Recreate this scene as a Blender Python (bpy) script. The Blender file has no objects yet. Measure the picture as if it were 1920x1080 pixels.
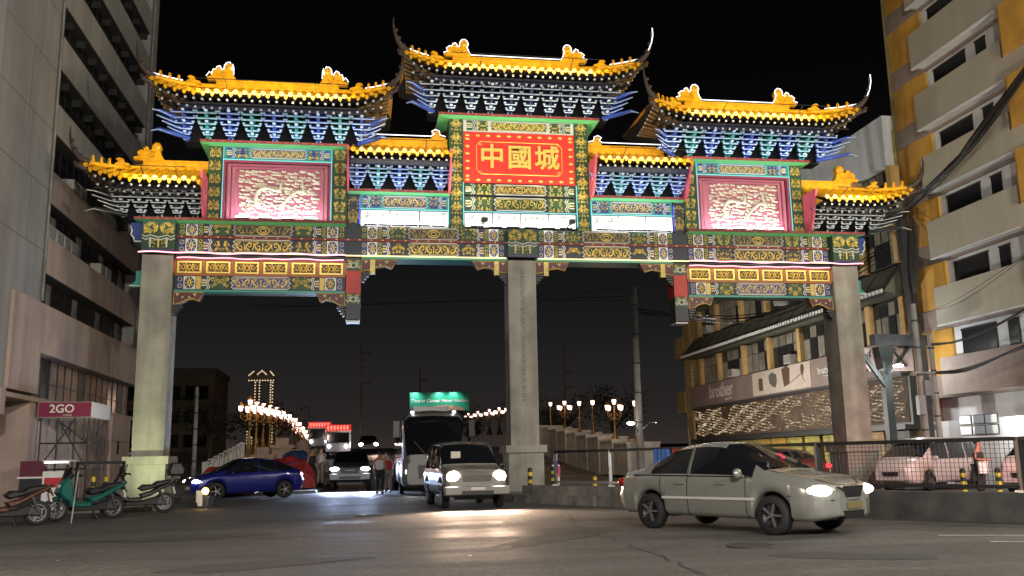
import bpy, math, random
import numpy as np
from mathutils import Matrix, Vector, noise
PI = math.pi
S = bpy.context.scene
COL = S.collection

# ---------------------------------------------------------------- camera
cam_d = bpy.data.cameras.new('camera'); cam = bpy.data.objects.new('camera', cam_d); COL.objects.link(cam)
cam_d.sensor_width = 36; cam_d.lens = 1731 / 1920 * 36; cam_d.clip_start = .1; cam_d.clip_end = 3000
YAW, PITCH, ROLL = .1605, .1852, -.0184
_f = Vector((math.sin(YAW)*math.cos(PITCH), math.cos(YAW)*math.cos(PITCH), math.sin(PITCH)))
_r = Vector((math.cos(YAW), -math.sin(YAW), 0)); _u = _r.cross(_f)
_r, _u = _r*math.cos(ROLL)+_u*math.sin(ROLL), _u*math.cos(ROLL)-_r*math.sin(ROLL)
_m = Matrix((_r, _u, -_f)).transposed().to_4x4(); _m.translation = Vector((-5.42, -31.25, 1.2))
cam.matrix_world = _m
S.camera = cam

# ---------------------------------------------------------------- night sky
W = bpy.data.worlds.new('World'); S.world = W; W.use_nodes = True
nt = W.node_tree; nt.nodes.clear()
o_ = nt.nodes.new('ShaderNodeOutputWorld'); b_ = nt.nodes.new('ShaderNodeBackground')
tc_ = nt.nodes.new('ShaderNodeTexCoord'); sx_ = nt.nodes.new('ShaderNodeSeparateXYZ'); rp_ = nt.nodes.new('ShaderNodeValToRGB')
nt.links.new(tc_.outputs['Generated'], sx_.inputs[0]); nt.links.new(sx_.outputs['Z'], rp_.inputs[0])
nt.links.new(rp_.outputs[0], b_.inputs[0]); nt.links.new(b_.outputs[0], o_.inputs[0])
cr = rp_.color_ramp; cr.elements[0].position = 0; cr.elements[0].color = (.040, .030, .027, 1)
cr.elements[1].position = 1; cr.elements[1].color = (.0008, .0008, .0009, 1)
for p, c in ((.045, (.021, .018, .0175, 1)), (.16, (.0095, .0095, .0098, 1)), (.27, (.0034, .0034, .0036, 1)), (.4, (.0012, .0012, .0013, 1))):
    e = cr.elements.new(p); e.color = c
b_.inputs[1].default_value = 1.0
S.view_settings.view_transform = 'Standard'; S.view_settings.look = 'None'
S.view_settings.exposure = 0; S.view_settings.gamma = 1; S.view_settings.use_curve_mapping = False
S.cycles.use_denoising = True; S.cycles.max_bounces = 5; S.cycles.diffuse_bounces = 2; S.cycles.glossy_bounces = 3
S.cycles.sample_clamp_indirect = 4; S.cycles.caustics_reflective = False; S.cycles.caustics_refractive = False

# ---------------------------------------------------------------- materials
MATS = {}
def mat(name, col, rough=.6, metal=0, emit=0, ecol=None, var=0, vs=3, bump=0, bs=30, spec=.5, streak=0, coat=0, alpha=1):
    if name in MATS: return MATS[name]
    m = bpy.data.materials.new(name); m.use_nodes = True; n = m.node_tree; p = n.nodes['Principled BSDF']
    c = (*col, 1); p.inputs['Base Color'].default_value = c; p.inputs['Roughness'].default_value = rough
    p.inputs['Metallic'].default_value = metal; p.inputs['Specular IOR Level'].default_value = spec
    if coat: p.inputs['Coat Weight'].default_value = coat; p.inputs['Coat Roughness'].default_value = .06
    if emit:
        p.inputs['Emission Color'].default_value = (*(ecol or col), 1); p.inputs['Emission Strength'].default_value = emit
    if alpha < 1: p.inputs['Alpha'].default_value = alpha
    if var or bump or streak:
        g = n.nodes.new('ShaderNodeNewGeometry')
        def nz(scale, det=6, mp=None):
            t = n.nodes.new('ShaderNodeTexNoise'); t.inputs['Scale'].default_value = scale; t.inputs['Detail'].default_value = det
            src = g.outputs['Position']
            if mp:
                k = n.nodes.new('ShaderNodeMapping'); k.inputs['Scale'].default_value = mp; n.links.new(src, k.inputs[0]); src = k.outputs[0]
            n.links.new(src, t.inputs['Vector']); return t.outputs['Fac']
        if var or streak:
            def mul(fac, lo, hi, cin):
                r = n.nodes.new('ShaderNodeMapRange'); r.inputs[1].default_value = .32; r.inputs[2].default_value = .68
                r.inputs[3].default_value = lo; r.inputs[4].default_value = hi; n.links.new(fac, r.inputs[0])
                x = n.nodes.new('ShaderNodeMix'); x.data_type = 'RGBA'; x.blend_type = 'MULTIPLY'; x.inputs[0].default_value = 1
                if cin is None: x.inputs[6].default_value = c
                else: n.links.new(cin, x.inputs[6])
                n.links.new(r.outputs[0], x.inputs[7]); return x.outputs[2]
            out = None
            if var: out = mul(nz(vs), 1-var, 1+var*.6, None)
            if streak: out = mul(nz(1.0, 5, (2.2, 2.2, .16)), 1-streak, 1+streak*.3, out)
            n.links.new(out, p.inputs['Base Color'])
        if bump:
            b = n.nodes.new('ShaderNodeBump'); b.inputs['Strength'].default_value = bump; b.inputs['Distance'].default_value = .02
            n.links.new(nz(bs, 4), b.inputs['Height']); n.links.new(b.outputs[0], p.inputs['Normal'])
    MATS[name] = m; return m
def glow(name, col, s): return mat(name, (.02, .02, .02), emit=s, ecol=col)

# ---------------------------------------------------------------- mesh builder
ORG = {}
class MB:
    def __init__(s): s.v = []; s.f = []; s.m = []; s.s = []; s.M = None
    def add(s, vs, fs, mi=0, sm=False):
        o = len(s.v)
        if s.M is not None: vs = [tuple(s.M @ Vector(p)) for p in vs]
        s.v += [tuple(p) for p in vs]; s.f += [tuple(i+o for i in f) for f in fs]; s.m += [mi]*len(fs); s.s += [sm]*len(fs); return s
    def box(s, x0, x1, y0, y1, z0, z1, mi=0):
        v = [(x, y, z) for z in (z0, z1) for y in (y0, y1) for x in (x0, x1)]
        return s.add(v, [(0,2,3,1),(4,5,7,6),(0,1,5,4),(1,3,7,5),(3,2,6,7),(2,0,4,6)], mi)
    def beam(s, a, b, w, h=None, mi=0):
        h = h or w; a = Vector(a); b = Vector(b); d = (b-a).normalized()
        up = Vector((0,0,1)) if abs(d.z) < .99 else Vector((0,1,0))
        x = d.cross(up).normalized()*w/2; y = x.cross(d).normalized()*h/2
        v = [p+sx*x+sy*y for p in (a, b) for sx, sy in ((-1,-1),(1,-1),(1,1),(-1,1))]
        return s.add(v, [(3,2,1,0),(4,5,6,7),(0,1,5,4),(1,2,6,5),(2,3,7,6),(3,0,4,7)], mi)
    def tube(s, pts, r, n=6, mi=0, caps=True):
        pts = [Vector(p) for p in pts]; k = len(pts); rs = r if isinstance(r, (list, tuple)) else [r]*k
        v = []; nrm = None
        for i, p in enumerate(pts):
            d = (pts[min(i+1, k-1)]-pts[max(i-1, 0)]).normalized()
            if nrm is None: nrm = d.orthogonal().normalized()
            else: nrm = (nrm-d*nrm.dot(d)).normalized()
            b = d.cross(nrm)
            v += [p+(nrm*math.cos(2*PI*j/n)+b*math.sin(2*PI*j/n))*rs[i] for j in range(n)]
        f = [(i*n+j, i*n+(j+1) % n, (i+1)*n+(j+1) % n, (i+1)*n+j) for i in range(k-1) for j in range(n)]
        s.add(v, f, mi, n > 4)
        if caps: s.add(v[:n], [tuple(range(n))[::-1]], mi); s.add(v[-n:], [tuple(range(n))], mi)
        return s
    def prism(s, poly, y0, y1, mi=0, ch=0, ax='y', mi2=None):
        """polygon (x, z) drawn out along y (or polygon (y, z) along x, or (x, y) along z), edges chamfered by ch"""
        mi2 = mi if mi2 is None else mi2
        n = len(poly); cx = sum(p[0] for p in poly)/n; cz = sum(p[1] for p in poly)/n
        A = sum(poly[i][0]*poly[(i+1) % n][1]-poly[(i+1) % n][0]*poly[i][1] for i in range(n))
        if A < 0: poly = poly[::-1]
        def ins(c):
            if not c: return poly
            o = []
            for i in range(n):
                a, b, d = Vector(poly[i-1]), Vector(poly[i]), Vector(poly[(i+1) % n])
                e1 = (b-a).normalized(); e2 = (d-b).normalized(); nn = Vector((-(e1.y+e2.y), e1.x+e2.x))
                if nn.length < 1e-6: nn = Vector((-e1.y, e1.x))
                o.append(tuple(b+nn.normalized()*c))
            return o
        T = {'y': lambda p, t: (p[0], t, p[1]), 'x': lambda p, t: (t, p[0], p[1]), 'z': lambda p, t: (p[0], p[1], t)}[ax]
        rings = [(ins(ch), y0), (poly, y0+ch), (poly, y1-ch), (ins(ch), y1)] if ch else [(poly, y0), (poly, y1)]
        v = [T(p, t) for r, t in rings for p in r]; k = len(rings); f = []
        for i in range(k-1):
            for j in range(n): f.append((i*n+j, (i+1)*n+j, (i+1)*n+(j+1) % n, i*n+(j+1) % n))
        if ax != 'y': f = [q[::-1] for q in f]
        s.add(v, f, mi)
        c0 = tuple(range(n)); c1 = tuple(range((k-1)*n, k*n))
        if ax == 'y': s.add(v, [c0], mi2); s.add(v, [c1[::-1]], mi2)
        else: s.add(v, [c0[::-1]], mi2); s.add(v, [c1], mi2)
        return s
    def lathe(s, prof, c=(0,0,0), n=12, mi=0, ax='z', arc=None):
        v = []
        for r, t in prof:
            for j in range(n):
                a = 2*PI*j/n; x, y = r*math.cos(a), r*math.sin(a)
                p = {'z': (x, y, t), 'y': (x, t, -y), 'x': (t, x, y)}[ax]
                v.append((p[0]+c[0], p[1]+c[1], p[2]+c[2]))
        k = len(prof)
        return s.add(v, [(i*n+j, i*n+(j+1) % n, (i+1)*n+(j+1) % n, (i+1)*n+j) for i in range(k-1) for j in range(n)], mi, True)
    def ball(s, c, r, mi=0, n=10, m=6):
        rx, ry, rz = r if isinstance(r, (tuple, list)) else (r, r, r)
        v = [(c[0]+rx*math.sin(PI*i/m)*math.cos(2*PI*j/n), c[1]+ry*math.sin(PI*i/m)*math.sin(2*PI*j/n), c[2]-rz*math.cos(PI*i/m)) for i in range(m+1) for j in range(n)]
        return s.add(v, [(i*n+j, i*n+(j+1) % n, (i+1)*n+(j+1) % n, (i+1)*n+j) for i in range(m) for j in range(n)], mi, True)
    def ribbon(s, pts, w, y=0, h=.012, mi=0, closed=False):
        """a raised ridge strip on an XZ wall facing -Y"""
        pts = [Vector(p) for p in pts]; k = len(pts); v = []
        for i, p in enumerate(pts):
            a = pts[i-1] if (i or closed) else p; b = pts[(i+1) % k] if (i < k-1 or closed) else p
            d = b-a
            if d.length < 1e-7: d = Vector((1, 0))
            d.normalize(); nn = Vector((-d.y, d.x))*w/2
            v += [(p.x+nn.x, y, p.y+nn.y), (p.x, y-h, p.y), (p.x-nn.x, y, p.y-nn.y)]
        f = []
        for i in range(k if closed else k-1):
            j = (i+1) % k
            f += [(i*3, i*3+1, j*3+1, j*3), (i*3+1, i*3+2, j*3+2, j*3+1)]
        return s.add(v, f, mi)
    def mesh(s, name, mats):
        me = bpy.data.meshes.new(name); me.from_pydata(s.v, [], s.f)
        for m in mats: me.materials.append(m)
        me.polygons.foreach_set('material_index', s.m); me.polygons.foreach_set('use_smooth', s.s); me.update(); return me
    def build(s, name, mats, parent=None, world=True):
        if not isinstance(mats, (list, tuple)): mats = [mats]
        if parent is not None and world:
            o = ORG.get(parent.name)
            if o is not None and (o[0] or o[1] or o[2]): s.v = [(a-o[0], b-o[1], c-o[2]) for a, b, c in s.v]
        ob = bpy.data.objects.new(name, s.mesh(name, mats)); COL.objects.link(ob)
        if parent is not None:
            ob.parent = parent; ORG[ob.name] = ORG.get(parent.name)
        return ob

def tag(o, label=None, cat=None, group=None, kind=None):
    if label: o['label'] = label
    if cat: o['category'] = cat
    if group: o['group'] = group
    if kind: o['kind'] = kind
    return o
def thing(name, label, cat, loc=(0,0,0), rz=0, group=None):
    o = bpy.data.objects.new(name, None); COL.objects.link(o); o.location = loc; o.rotation_euler = (0, 0, rz)
    ORG[o.name] = tuple(loc) if rz == 0 else (0, 0, 0); o.empty_display_size = .2
    return tag(o, label, cat, group)
def inst(name, me, parent, loc=(0,0,0), sc=None, rot=None):
    o = bpy.data.objects.new(name, me); COL.objects.link(o); o.parent = parent
    g = ORG.get(parent.name) or (0, 0, 0); o.location = (loc[0]-g[0], loc[1]-g[1], loc[2]-g[2])
    if sc: o.scale = sc
    if rot: o.rotation_euler = rot
    return o
def dup(root, loc, rz, label=None):
    c = root.copy(); COL.objects.link(c); c.location = loc; c.rotation_euler = (0, 0, rz)
    if label: c['label'] = label
    def rec(a, b):
        for ch in a.children:
            q = ch.copy(); COL.objects.link(q); q.parent = b; rec(ch, q)
    rec(root, c); return c
def light(kind, loc, power, col=(1,1,1), parent=None, aim=None, size=.3, sizey=None, spot=60, blend=.5, spread=180, name='lamp_light'):
    d = bpy.data.lights.new(name, kind); d.energy = power; d.color = col
    if kind == 'AREA':
        d.size = size; d.spread = math.radians(spread)
        if sizey: d.shape = 'RECTANGLE'; d.size_y = sizey
    elif kind == 'SPOT':
        d.spot_size = math.radians(spot); d.spot_blend = blend; d.shadow_soft_size = size
    else: d.shadow_soft_size = size
    o = bpy.data.objects.new(name, d); COL.objects.link(o)
    if parent is not None:
        o.parent = parent; g = ORG.get(parent.name) or (0, 0, 0); loc = (loc[0]-g[0], loc[1]-g[1], loc[2]-g[2])
    o.location = loc
    if aim is not None:
        dv = Vector(aim); z = -dv.normalized()
        x = Vector((1,0,0)); x = (x-z*x.dot(z))
        if x.length < 1e-3: x = Vector((0,1,0))
        x.normalize(); y = z.cross(x)
        o.rotation_euler = Matrix((x, y, z)).transposed().to_euler()
    return o
def text_mesh(body, size, ext=.01, off=0, space=1, shear=0):
    cu = bpy.data.curves.new('lettering', 'FONT'); cu.body = body; cu.size = size; cu.extrude = ext; cu.offset = off
    cu.align_x = 'CENTER'; cu.align_y = 'CENTER'; cu.space_character = space; cu.shear = shear; cu.resolution_u = 4
    ob = bpy.data.objects.new('lettering', cu); COL.objects.link(ob); bpy.context.view_layer.update()
    me = bpy.data.meshes.new_from_object(ob.evaluated_get(bpy.context.evaluated_depsgraph_get()))
    bpy.data.objects.remove(ob); return me
def lettering(body, size, m, parent, loc, rot, name='lettering', sc=None, **k):
    me = text_mesh(body, size, **k); me.materials.clear(); me.materials.append(m)
    return inst(name, me, parent, loc, sc, rot)
# ---------------------------------------------------------------- materials used in many places
M_conc = mat('concrete_grey', (.30, .29, .27), .85, var=.35, vs=.7, streak=.4, bump=.15, bs=14)
M_black = mat('black_paint', (.012, .012, .013), .4)
M_darksteel = mat('dark_steel', (.03, .032, .035), .5, var=.4, vs=4)
M_white = mat('white_paint', (.75, .74, .71), .5, var=.1)
M_chrome = mat('chrome', (.6, .6, .62), .15, 1)
M_rubber = mat('tyre_rubber', (.012, .012, .012), .75)
M_glass = mat('dark_glass', (.008, .009, .011), .04, spec=.8); M_pane = mat('building_glass', (.02, .021, .022), .28)
M_yellow = mat('yellow_paint', (.7, .5, .03), .5)
M_lampwhite = glow('lamp_glow_white', (1, .97, .92), 30)
M_galv = mat('galvanised_steel', (.35, .36, .37), .4, .7, var=.3)

# ---------------------------------------------------------------- asphalt
def asphalt():
    m = bpy.data.materials.new('asphalt'); m.use_nodes = True; n = m.node_tree; p = n.nodes['Principled BSDF']; L = n.links
    g = n.nodes.new('ShaderNodeNewGeometry')
    def nz(sc, det, mp=None, dist=0):
        t = n.nodes.new('ShaderNodeTexNoise'); t.inputs['Scale'].default_value = sc; t.inputs['Detail'].default_value = det; t.inputs['Distortion'].default_value = dist
        src = g.outputs['Position']
        if mp:
            k = n.nodes.new('ShaderNodeMapping'); k.inputs['Scale'].default_value = mp; k.inputs['Rotation'].default_value = (0, 0, .5); L.new(src, k.inputs[0]); src = k.outputs[0]
        L.new(src, t.inputs['Vector']); return t.outputs['Fac']
    def rng(f, a, b, lo, hi):
        r = n.nodes.new('ShaderNodeMapRange'); r.inputs[1].default_value = a; r.inputs[2].default_value = b; r.inputs[3].default_value = lo; r.inputs[4].default_value = hi
        L.new(f, r.inputs[0]); return r.outputs[0]
    def mth(op, a, b):
        q = n.nodes.new('ShaderNodeMath'); q.operation = op
        for i, x in enumerate((a, b)):
            if isinstance(x, float): q.inputs[i].default_value = x
            else: L.new(x, q.inputs[i])
        return q.outputs[0]
    big = rng(nz(.22, 5, None, .6), .35, .65, .75, 1.25); streak = rng(nz(.9, 6, (.25, 1.6, 1)), .35, .65, .7, 1.2); fine = rng(nz(38, 4), .3, .7, .55, 1.45)
    spk = rng(nz(150, 2), .60, .72, 0., .14)
    v = n.nodes.new('ShaderNodeTexVoronoi'); v.feature = 'DISTANCE_TO_EDGE'; v.inputs['Scale'].default_value = .23
    k = n.nodes.new('ShaderNodeVectorMath'); k.operation = 'ADD'; t = n.nodes.new('ShaderNodeTexNoise'); t.inputs['Scale'].default_value = 1.3; t.inputs['Detail'].default_value = 6
    L.new(g.outputs['Position'], t.inputs['Vector']); L.new(t.outputs['Color'], k.inputs[0]); L.new(g.outputs['Position'], k.inputs[1]); L.new(k.outputs[0], v.inputs['Vector'])
    crack = rng(v.outputs['Distance'], .0, .005, .6, 1.)
    mid = rng(nz(10, 6), .35, .65, .68, 1.3); a = mth('MULTIPLY', mth('MULTIPLY', big, mth('MULTIPLY', streak, mid)), mth('MULTIPLY', fine, crack)); a = mth('ADD', mth('MULTIPLY', a, .066), spk)
    c = n.nodes.new('ShaderNodeCombineColor'); L.new(a, c.inputs[0]); L.new(mth('MULTIPLY', a, .97), c.inputs[1]); L.new(mth('MULTIPLY', a, .90), c.inputs[2])
    L.new(c.outputs[0], p.inputs['Base Color'])
    L.new(rng(nz(.5, 6, (.3, 1.4, 1), .4), .35, .65, .55, .85), p.inputs['Roughness']); p.inputs['Specular IOR Level'].default_value = .5
    b = n.nodes.new('ShaderNodeBump'); b.inputs['Strength'].default_value = .8; b.inputs['Distance'].default_value = .012
    L.new(mth('ADD', nz(45, 3), mth('MULTIPLY', nz(9, 4), .8)), b.inputs['Height']); L.new(b.outputs[0], p.inputs['Normal'])
    return m
M_asphalt = asphalt()
def road_z(y):
    t = min(max((y-15)/50, 0), 1); return 2.7*t*t*(3-2*t)
mb = MB(); ys = [-60, -30, 0, 8, 12, 15] + [15+2.5*i for i in range(1, 21)] + [75, 100, 140]; xs = [-60, -14, -7, 0, 6, 20, 60]
vs = [(x, y, road_z(y)) for y in ys for x in xs]; nx = len(xs)
mb.add(vs, [(i*nx+j, i*nx+j+1, (i+1)*nx+j+1, (i+1)*nx+j) for i in range(len(ys)-1) for j in range(nx-1)], 0, True)
tag(mb.build('road', M_asphalt), kind='structure')
mb = MB(); mb.add([(-900, 139, 2.0), (900, 139, 2.0), (900, 1500, 2.0), (-900, 1500, 2.0)], [(0,1,2,3)])
for x0, x1 in ((-900, -59.9), (59.9, 900)): mb.add([(x0, -100, -.1), (x1, -100, -.1), (x1, 140, -.1), (x0, 140, -.1)], [(0,1,2,3)])
tag(mb.build('ground', mat('dark_ground', (.04, .04, .04), .9)), kind='structure')
M_paint = mat('worn_road_paint', (.5, .49, .45), .6, var=.5, vs=6)
mb = MB()
def dash(ax, ay, bx, by, w):
    d = Vector((bx-ax, by-ay)).normalized(); q = Vector((-d.y, d.x))*w/2
    mb.add([(ax-q.x, ay-q.y, .004), (ax+q.x, ay+q.y, .004), (bx+q.x, by+q.y, .004), (bx-q.x, by-q.y, .004)], [(3,2,1,0)])
dash(3.05, -19.4, 6.8, -21.6, .11); dash(3.0, -18.3, 7.6, -20.0, .11)
dash(-5.2, 1.5, -4.6, 5.5, .12)
tag(mb.build('road_marking', M_paint), kind='structure')
# pavements
M_pave = mat('paving_concrete', (.22, .21, .2), .85, var=.35, vs=2, bump=.2)
mb = MB(); mb.box(13.2, 17.6, 4, 34, -.1, .14); tag(mb.build('pavement', M_pave), kind='structure')
mb = MB(); mb.box(-16.4, -11.2, -3.6, 2.0, -.1, .13); mb.prism([(-11.9, 2.0), (-10.7, 7.5), (-7.4, 9.8), (-7.2, 16), (-16.4, 16), (-16.4, 2.0)], -.1, .13, ax='z')
tag(mb.build('pavement', M_pave), kind='structure')
mb = MB(); mb.prism([(-13, 16.0), (-7.2, 16.0), (-7.2, 60), (-13, 60)], .2, .36, ax='z'); tag(mb.build('pavement', M_pave), kind='structure')

# repairs, joints, covers and litter on the carriageway
M_patch = mat('asphalt_patch', (.046, .045, .042), .75, var=.3, vs=20, bump=.5, bs=50); M_patch2 = mat('pale_concrete_patch', (.078, .074, .067), .8, var=.4, vs=8, bump=.4, bs=40)
def blotch(cx, cy, rx, ry, rot, m, seed, z=.004):
    rnd = random.Random(seed); mb = MB(); n = 16; v = []
    for k in range(n):
        a = 2*PI*k/n; r = rnd.uniform(.75, 1.15); x, y = rx*r*math.cos(a), ry*r*math.sin(a); v.append((cx+x*math.cos(rot)-y*math.sin(rot), cy+x*math.sin(rot)+y*math.cos(rot), z))
    mb.add(v, [tuple(range(n))]); tag(mb.build('road_patch', m), kind='structure')
for k, q in enumerate(((-6.5, -19, 1.3, .5, .4, M_patch), (-2.4, -16.5, 1.8, .45, .9, M_patch), (-8.2, -14, 1.6, .6, .2, M_patch), (.4, -20.5, 1.0, .4, -.5, M_patch), (-4.9, -12, 1.5, .7, .3, M_patch2), (-7.2, -9.5, 1.7, .5, -.2, M_patch), (-2.0, -11.5, 1.6, .5, 1.2, M_patch2), (3.4, -21.5, 1.2, .35, -.6, M_patch2))): blotch(*q[:5], q[5], 30+k)
M_seal = mat('crack_sealant', (.012, .012, .012), .5)
def crackline(P, w, seed):
    rnd = random.Random(seed); mb = MB(); pts = []
    for a, b in zip(P[:-1], P[1:]):
        for t in range(14): pts.append((a[0]+(b[0]-a[0])*t/14+rnd.gauss(0, .035), a[1]+(b[1]-a[1])*t/14+rnd.gauss(0, .035)))
    v = []; 
    for i, p in enumerate(pts):
        q = pts[min(i+1, len(pts)-1)]; o = pts[max(i-1, 0)]; d = Vector((q[0]-o[0], q[1]-o[1])).normalized(); h = w*rnd.uniform(.3, 1)/2; v += [(p[0]-d.y*h, p[1]+d.x*h, .008), (p[0]+d.y*h, p[1]-d.x*h, .008)]
    mb.add(v, [(2*i, 2*i+1, 2*i+3, 2*i+2) for i in range(len(pts)-1)]); tag(mb.build('road_crack', M_seal), kind='structure')
crackline([(.2, -5.5), (-.9, -10), (-1.6, -14.5), (-1.7, -18.5), (-1.9, -22)], .028, 1)
for k, (x, y) in enumerate(((-5.2, -8.6), (-.2, -18.9))):
    mb = MB(); mb.lathe([(.36, .005), (.36, .016), (.31, .018), (.30, .012), (.001, .012)], (x, y, 0), 24)
    for q in range(-3, 4): mb.box(x-.26, x+.26, y+q*.075-.012, y+q*.075+.012, .011, .019)
    tag(mb.build('manhole_cover', mat('cast_iron', (.05, .045, .04), .5, .5)), ('round iron manhole cover in the road in front of the pickup', 'round iron manhole cover in the road beside the saloon car')[k], 'manhole cover', 'manhole covers in the road')
mb = MB(); rnd = random.Random(8)
for k in range(70):
    x = rnd.uniform(-11, 5); y = rnd.uniform(-22, -3); s = rnd.uniform(.008, .03); a = rnd.uniform(0, 6); c, d = math.cos(a)*s, math.sin(a)*s
    mb.add([(x-c, y-d, .01), (x+d*.6, y-c*.6, .012), (x+c, y+d, .02), (x-d*.6, y+c*.6, .014)], [(0, 1, 2, 3)], rnd.choice((0, 0, 1, 2)))
tag(mb.build('litter', [mat('litter_paper', (.55, .53, .48), .8), mat('litter_leaf', (.12, .09, .04), .8), mat('litter_dark', (.02, .02, .02), .8)]), kind='stuff')
# ================================================================ the gate
random.seed(7)
A = thing('chinese_arch', 'huge ornate Chinese gateway with golden tiled roofs and lit red sign spanning the road', 'gateway')
G_gold = mat('gold_paint', (.50, .38, .10), .4, .2, var=.2, vs=5)
G_goldb = mat('bright_gold_paint', (.74, .56, .13), .38, .2)
G_cream = mat('cream_relief_paint', (.64, .62, .50), .55)
G_dark = mat('dark_painted_wood', (.014, .018, .03), .5)
G_teal = mat('teal_paint', (.03, .26, .22), .45)
G_green = mat('green_paint', (.014, .060, .022), .5, var=.2)
G_blue = mat('blue_paint', (.016, .04, .20), .45)
G_purple = mat('violet_paint', (.05, .03, .12), .45)
G_red = mat('vermilion_paint', (.42, .025, .015), .5, var=.15, vs=2)
G_maroon = mat('maroon_paint', (.16, .015, .012), .5, var=.3, vs=6)
G_pink = mat('pink_paint', (.42, .13, .19), .5)
G_white = mat('white_line_paint', (.60, .60, .56), .5)
G_orange = mat('orange_frame_paint', (.24, .08, .015), .45)
G_tile = mat('golden_glazed_tile', (.80, .40, .014), .3, var=.25, vs=5, spec=.6)
G_horn = mat('weathered_ridge_horn', (.055, .036, .028), .6, var=.4, vs=6)
G_rafter = mat('black_rafter_paint', (.012, .012, .013), .5)
G_gbracket = mat('bracket_green_paint', (.02, .22, .20), .45)
G_col = mat('arch_column_plaster', (.33, .315, .27), .85, var=.28, vs=1.2, streak=.3, bump=.5, bs=9)
N_white = glow('neon_white', (.93, .90, 1), 2.6)
N_pink = glow('neon_pink', (1, .42, .50), 2.6)
N_yel = glow('neon_warm', (1, .80, .36), 2.2)
N_cyan = glow('neon_cyan', (.22, .82, .85), 1.15)
N_blue = glow('neon_blue', (.08, .12, .95), 1.4)
N_led = glow('led_flood_face', (1, .97, 1), 25)

def spiral(cx, cz, r, turns=1.2, a0=0, sgn=1, n=12):
    return [(cx+r*(1-.78*t/n)*math.cos(a0+sgn*2*PI*turns*t/n), cz+r*(1-.78*t/n)*math.sin(a0+sgn*2*PI*turns*t/n)) for t in range(n+1)]
def scrolls(mb, x0, x1, z0, z1, w, mi, y, seed=0):
    """mirrored running scrollwork filling a field"""
    rnd = random.Random(seed); h = z1-z0; cx = (x0+x1)/2; half = (x1-x0)/2; k = max(1, round(half/(h*.8))); st = half/k
    for sgn in (-1, 1):
        for i in range(k):
            c = cx+sgn*(i+.5)*st; up = 1 if i % 2 else -1; cz = (z0+z1)/2
            sp = spiral(c, cz+up*h*.06, min(h*.36, st*.46), 1.15, -up*PI/2, up*sgn); mb.ribbon(sp, w, y, .014, mi)
            lf = [(c+sgn*st*.5, cz-up*h*.3), (c+sgn*st*.28, cz+up*h*.1), (c, cz+up*h*.4), (c-sgn*st*.3, cz+up*h*.3)]
            mb.ribbon(lf, w*1.2, y, .014, mi)
            mb.ribbon([(c-sgn*st*.45, cz+up*h*.36), (c-sgn*st*.5, cz-up*h*.05), (c-sgn*st*.36, cz-up*h*.36)], w*.9, y, .014, mi)
            mb.ribbon([(c-sgn*st*.1, cz-up*h*.36), (c+sgn*st*.15, cz-up*h*.42), (c+sgn*st*.4, cz-up*h*.30)], w*.9, y, .014, mi)
def foliage(mb, x0, x1, z0, z1, w, mis, y, seed=0, n=14):
    rnd = random.Random(seed); cx = (x0+x1)/2; hw = (x1-x0)/2
    for i in range(n):
        px = rnd.uniform(.05, .95)*hw; pz = rnd.uniform(z0+.05*(z1-z0), z1-.05*(z1-z0)); r = rnd.uniform(.13, .24)*min(hw, (z1-z0)/1.3)
        a0 = rnd.uniform(0, 6.3); sg = rnd.choice((-1, 1)); mi = rnd.choice(mis)
        for q in (1, -1):
            pts = [(cx+q*min(max(a-cx, .02*hw), .97*hw), min(max(b, z0+.01), z1-.01)) for a, b in spiral(cx+px, pz, r, .8, a0, sg, 7)]
            mb.ribbon(pts, w, y, .014, mi)
PAL = [G_dark, G_gold, G_white, G_green, G_blue, G_purple, G_goldb, G_teal]
def cart_outline(x0, x1, z0, z1, c):
    zm = (z0+z1)/2; h = (z1-z0)
    L = [(x0+c, z1), (x0+.25*c, z1-.16*h), (x0+.75*c, z1-.33*h), (x0, zm), (x0+.75*c, z0+.33*h), (x0+.25*c, z0+.16*h), (x0+c, z0)]
    R = [(x1-(p[0]-x0), p[1]) for p in L[::-1]]
    return L+R
def cartouche(x0, x1, z0, z1, y, par, seed, base=0, gold=1, rosette=False):
    mb = MB(); c = min(.14, (z1-z0)*.28)
    mb.prism(cart_outline(x0+.02, x1-.02, z0+.025, z1-.025, c), y-.018, y+.01, base)
    mb.ribbon(cart_outline(x0+.005, x1-.005, z0+.012, z1-.012, c), .036, y-.018, .012, 2, True)
    mb.ribbon(cart_outline(x0+.075, x1-.075, z0+.06, z1-.06, c*.8), .014, y-.018, .008, gold, True)
    if rosette:
        cx = (x0+x1)/2; r = (z1-z0)*.3
        scrolls(mb, x0+.14, cx-r*1.7, z0+.07, z1-.07, .026, gold, y-.018, seed); scrolls(mb, cx+r*1.7, x1-.14, z0+.07, z1-.07, .026, gold, y-.018, seed+1)
        mb.ribbon([(cx+r*1.6*math.cos(t*PI/8), (z0+z1)/2+r*math.sin(t*PI/8)) for t in range(16)], .04, y-.018, .016, 6, True)
        mb.ribbon([(cx+r*.8*math.cos(t*PI/5), (z0+z1)/2+r*.5*math.sin(t*PI/5)) for t in range(10)], .035, y-.018, .02, 6, True)
    else: scrolls(mb, x0+.12, x1-.12, z0+.06, z1-.06, .03, gold, y-.018, seed)
    return mb.build('cartouche', PAL, par)
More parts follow.
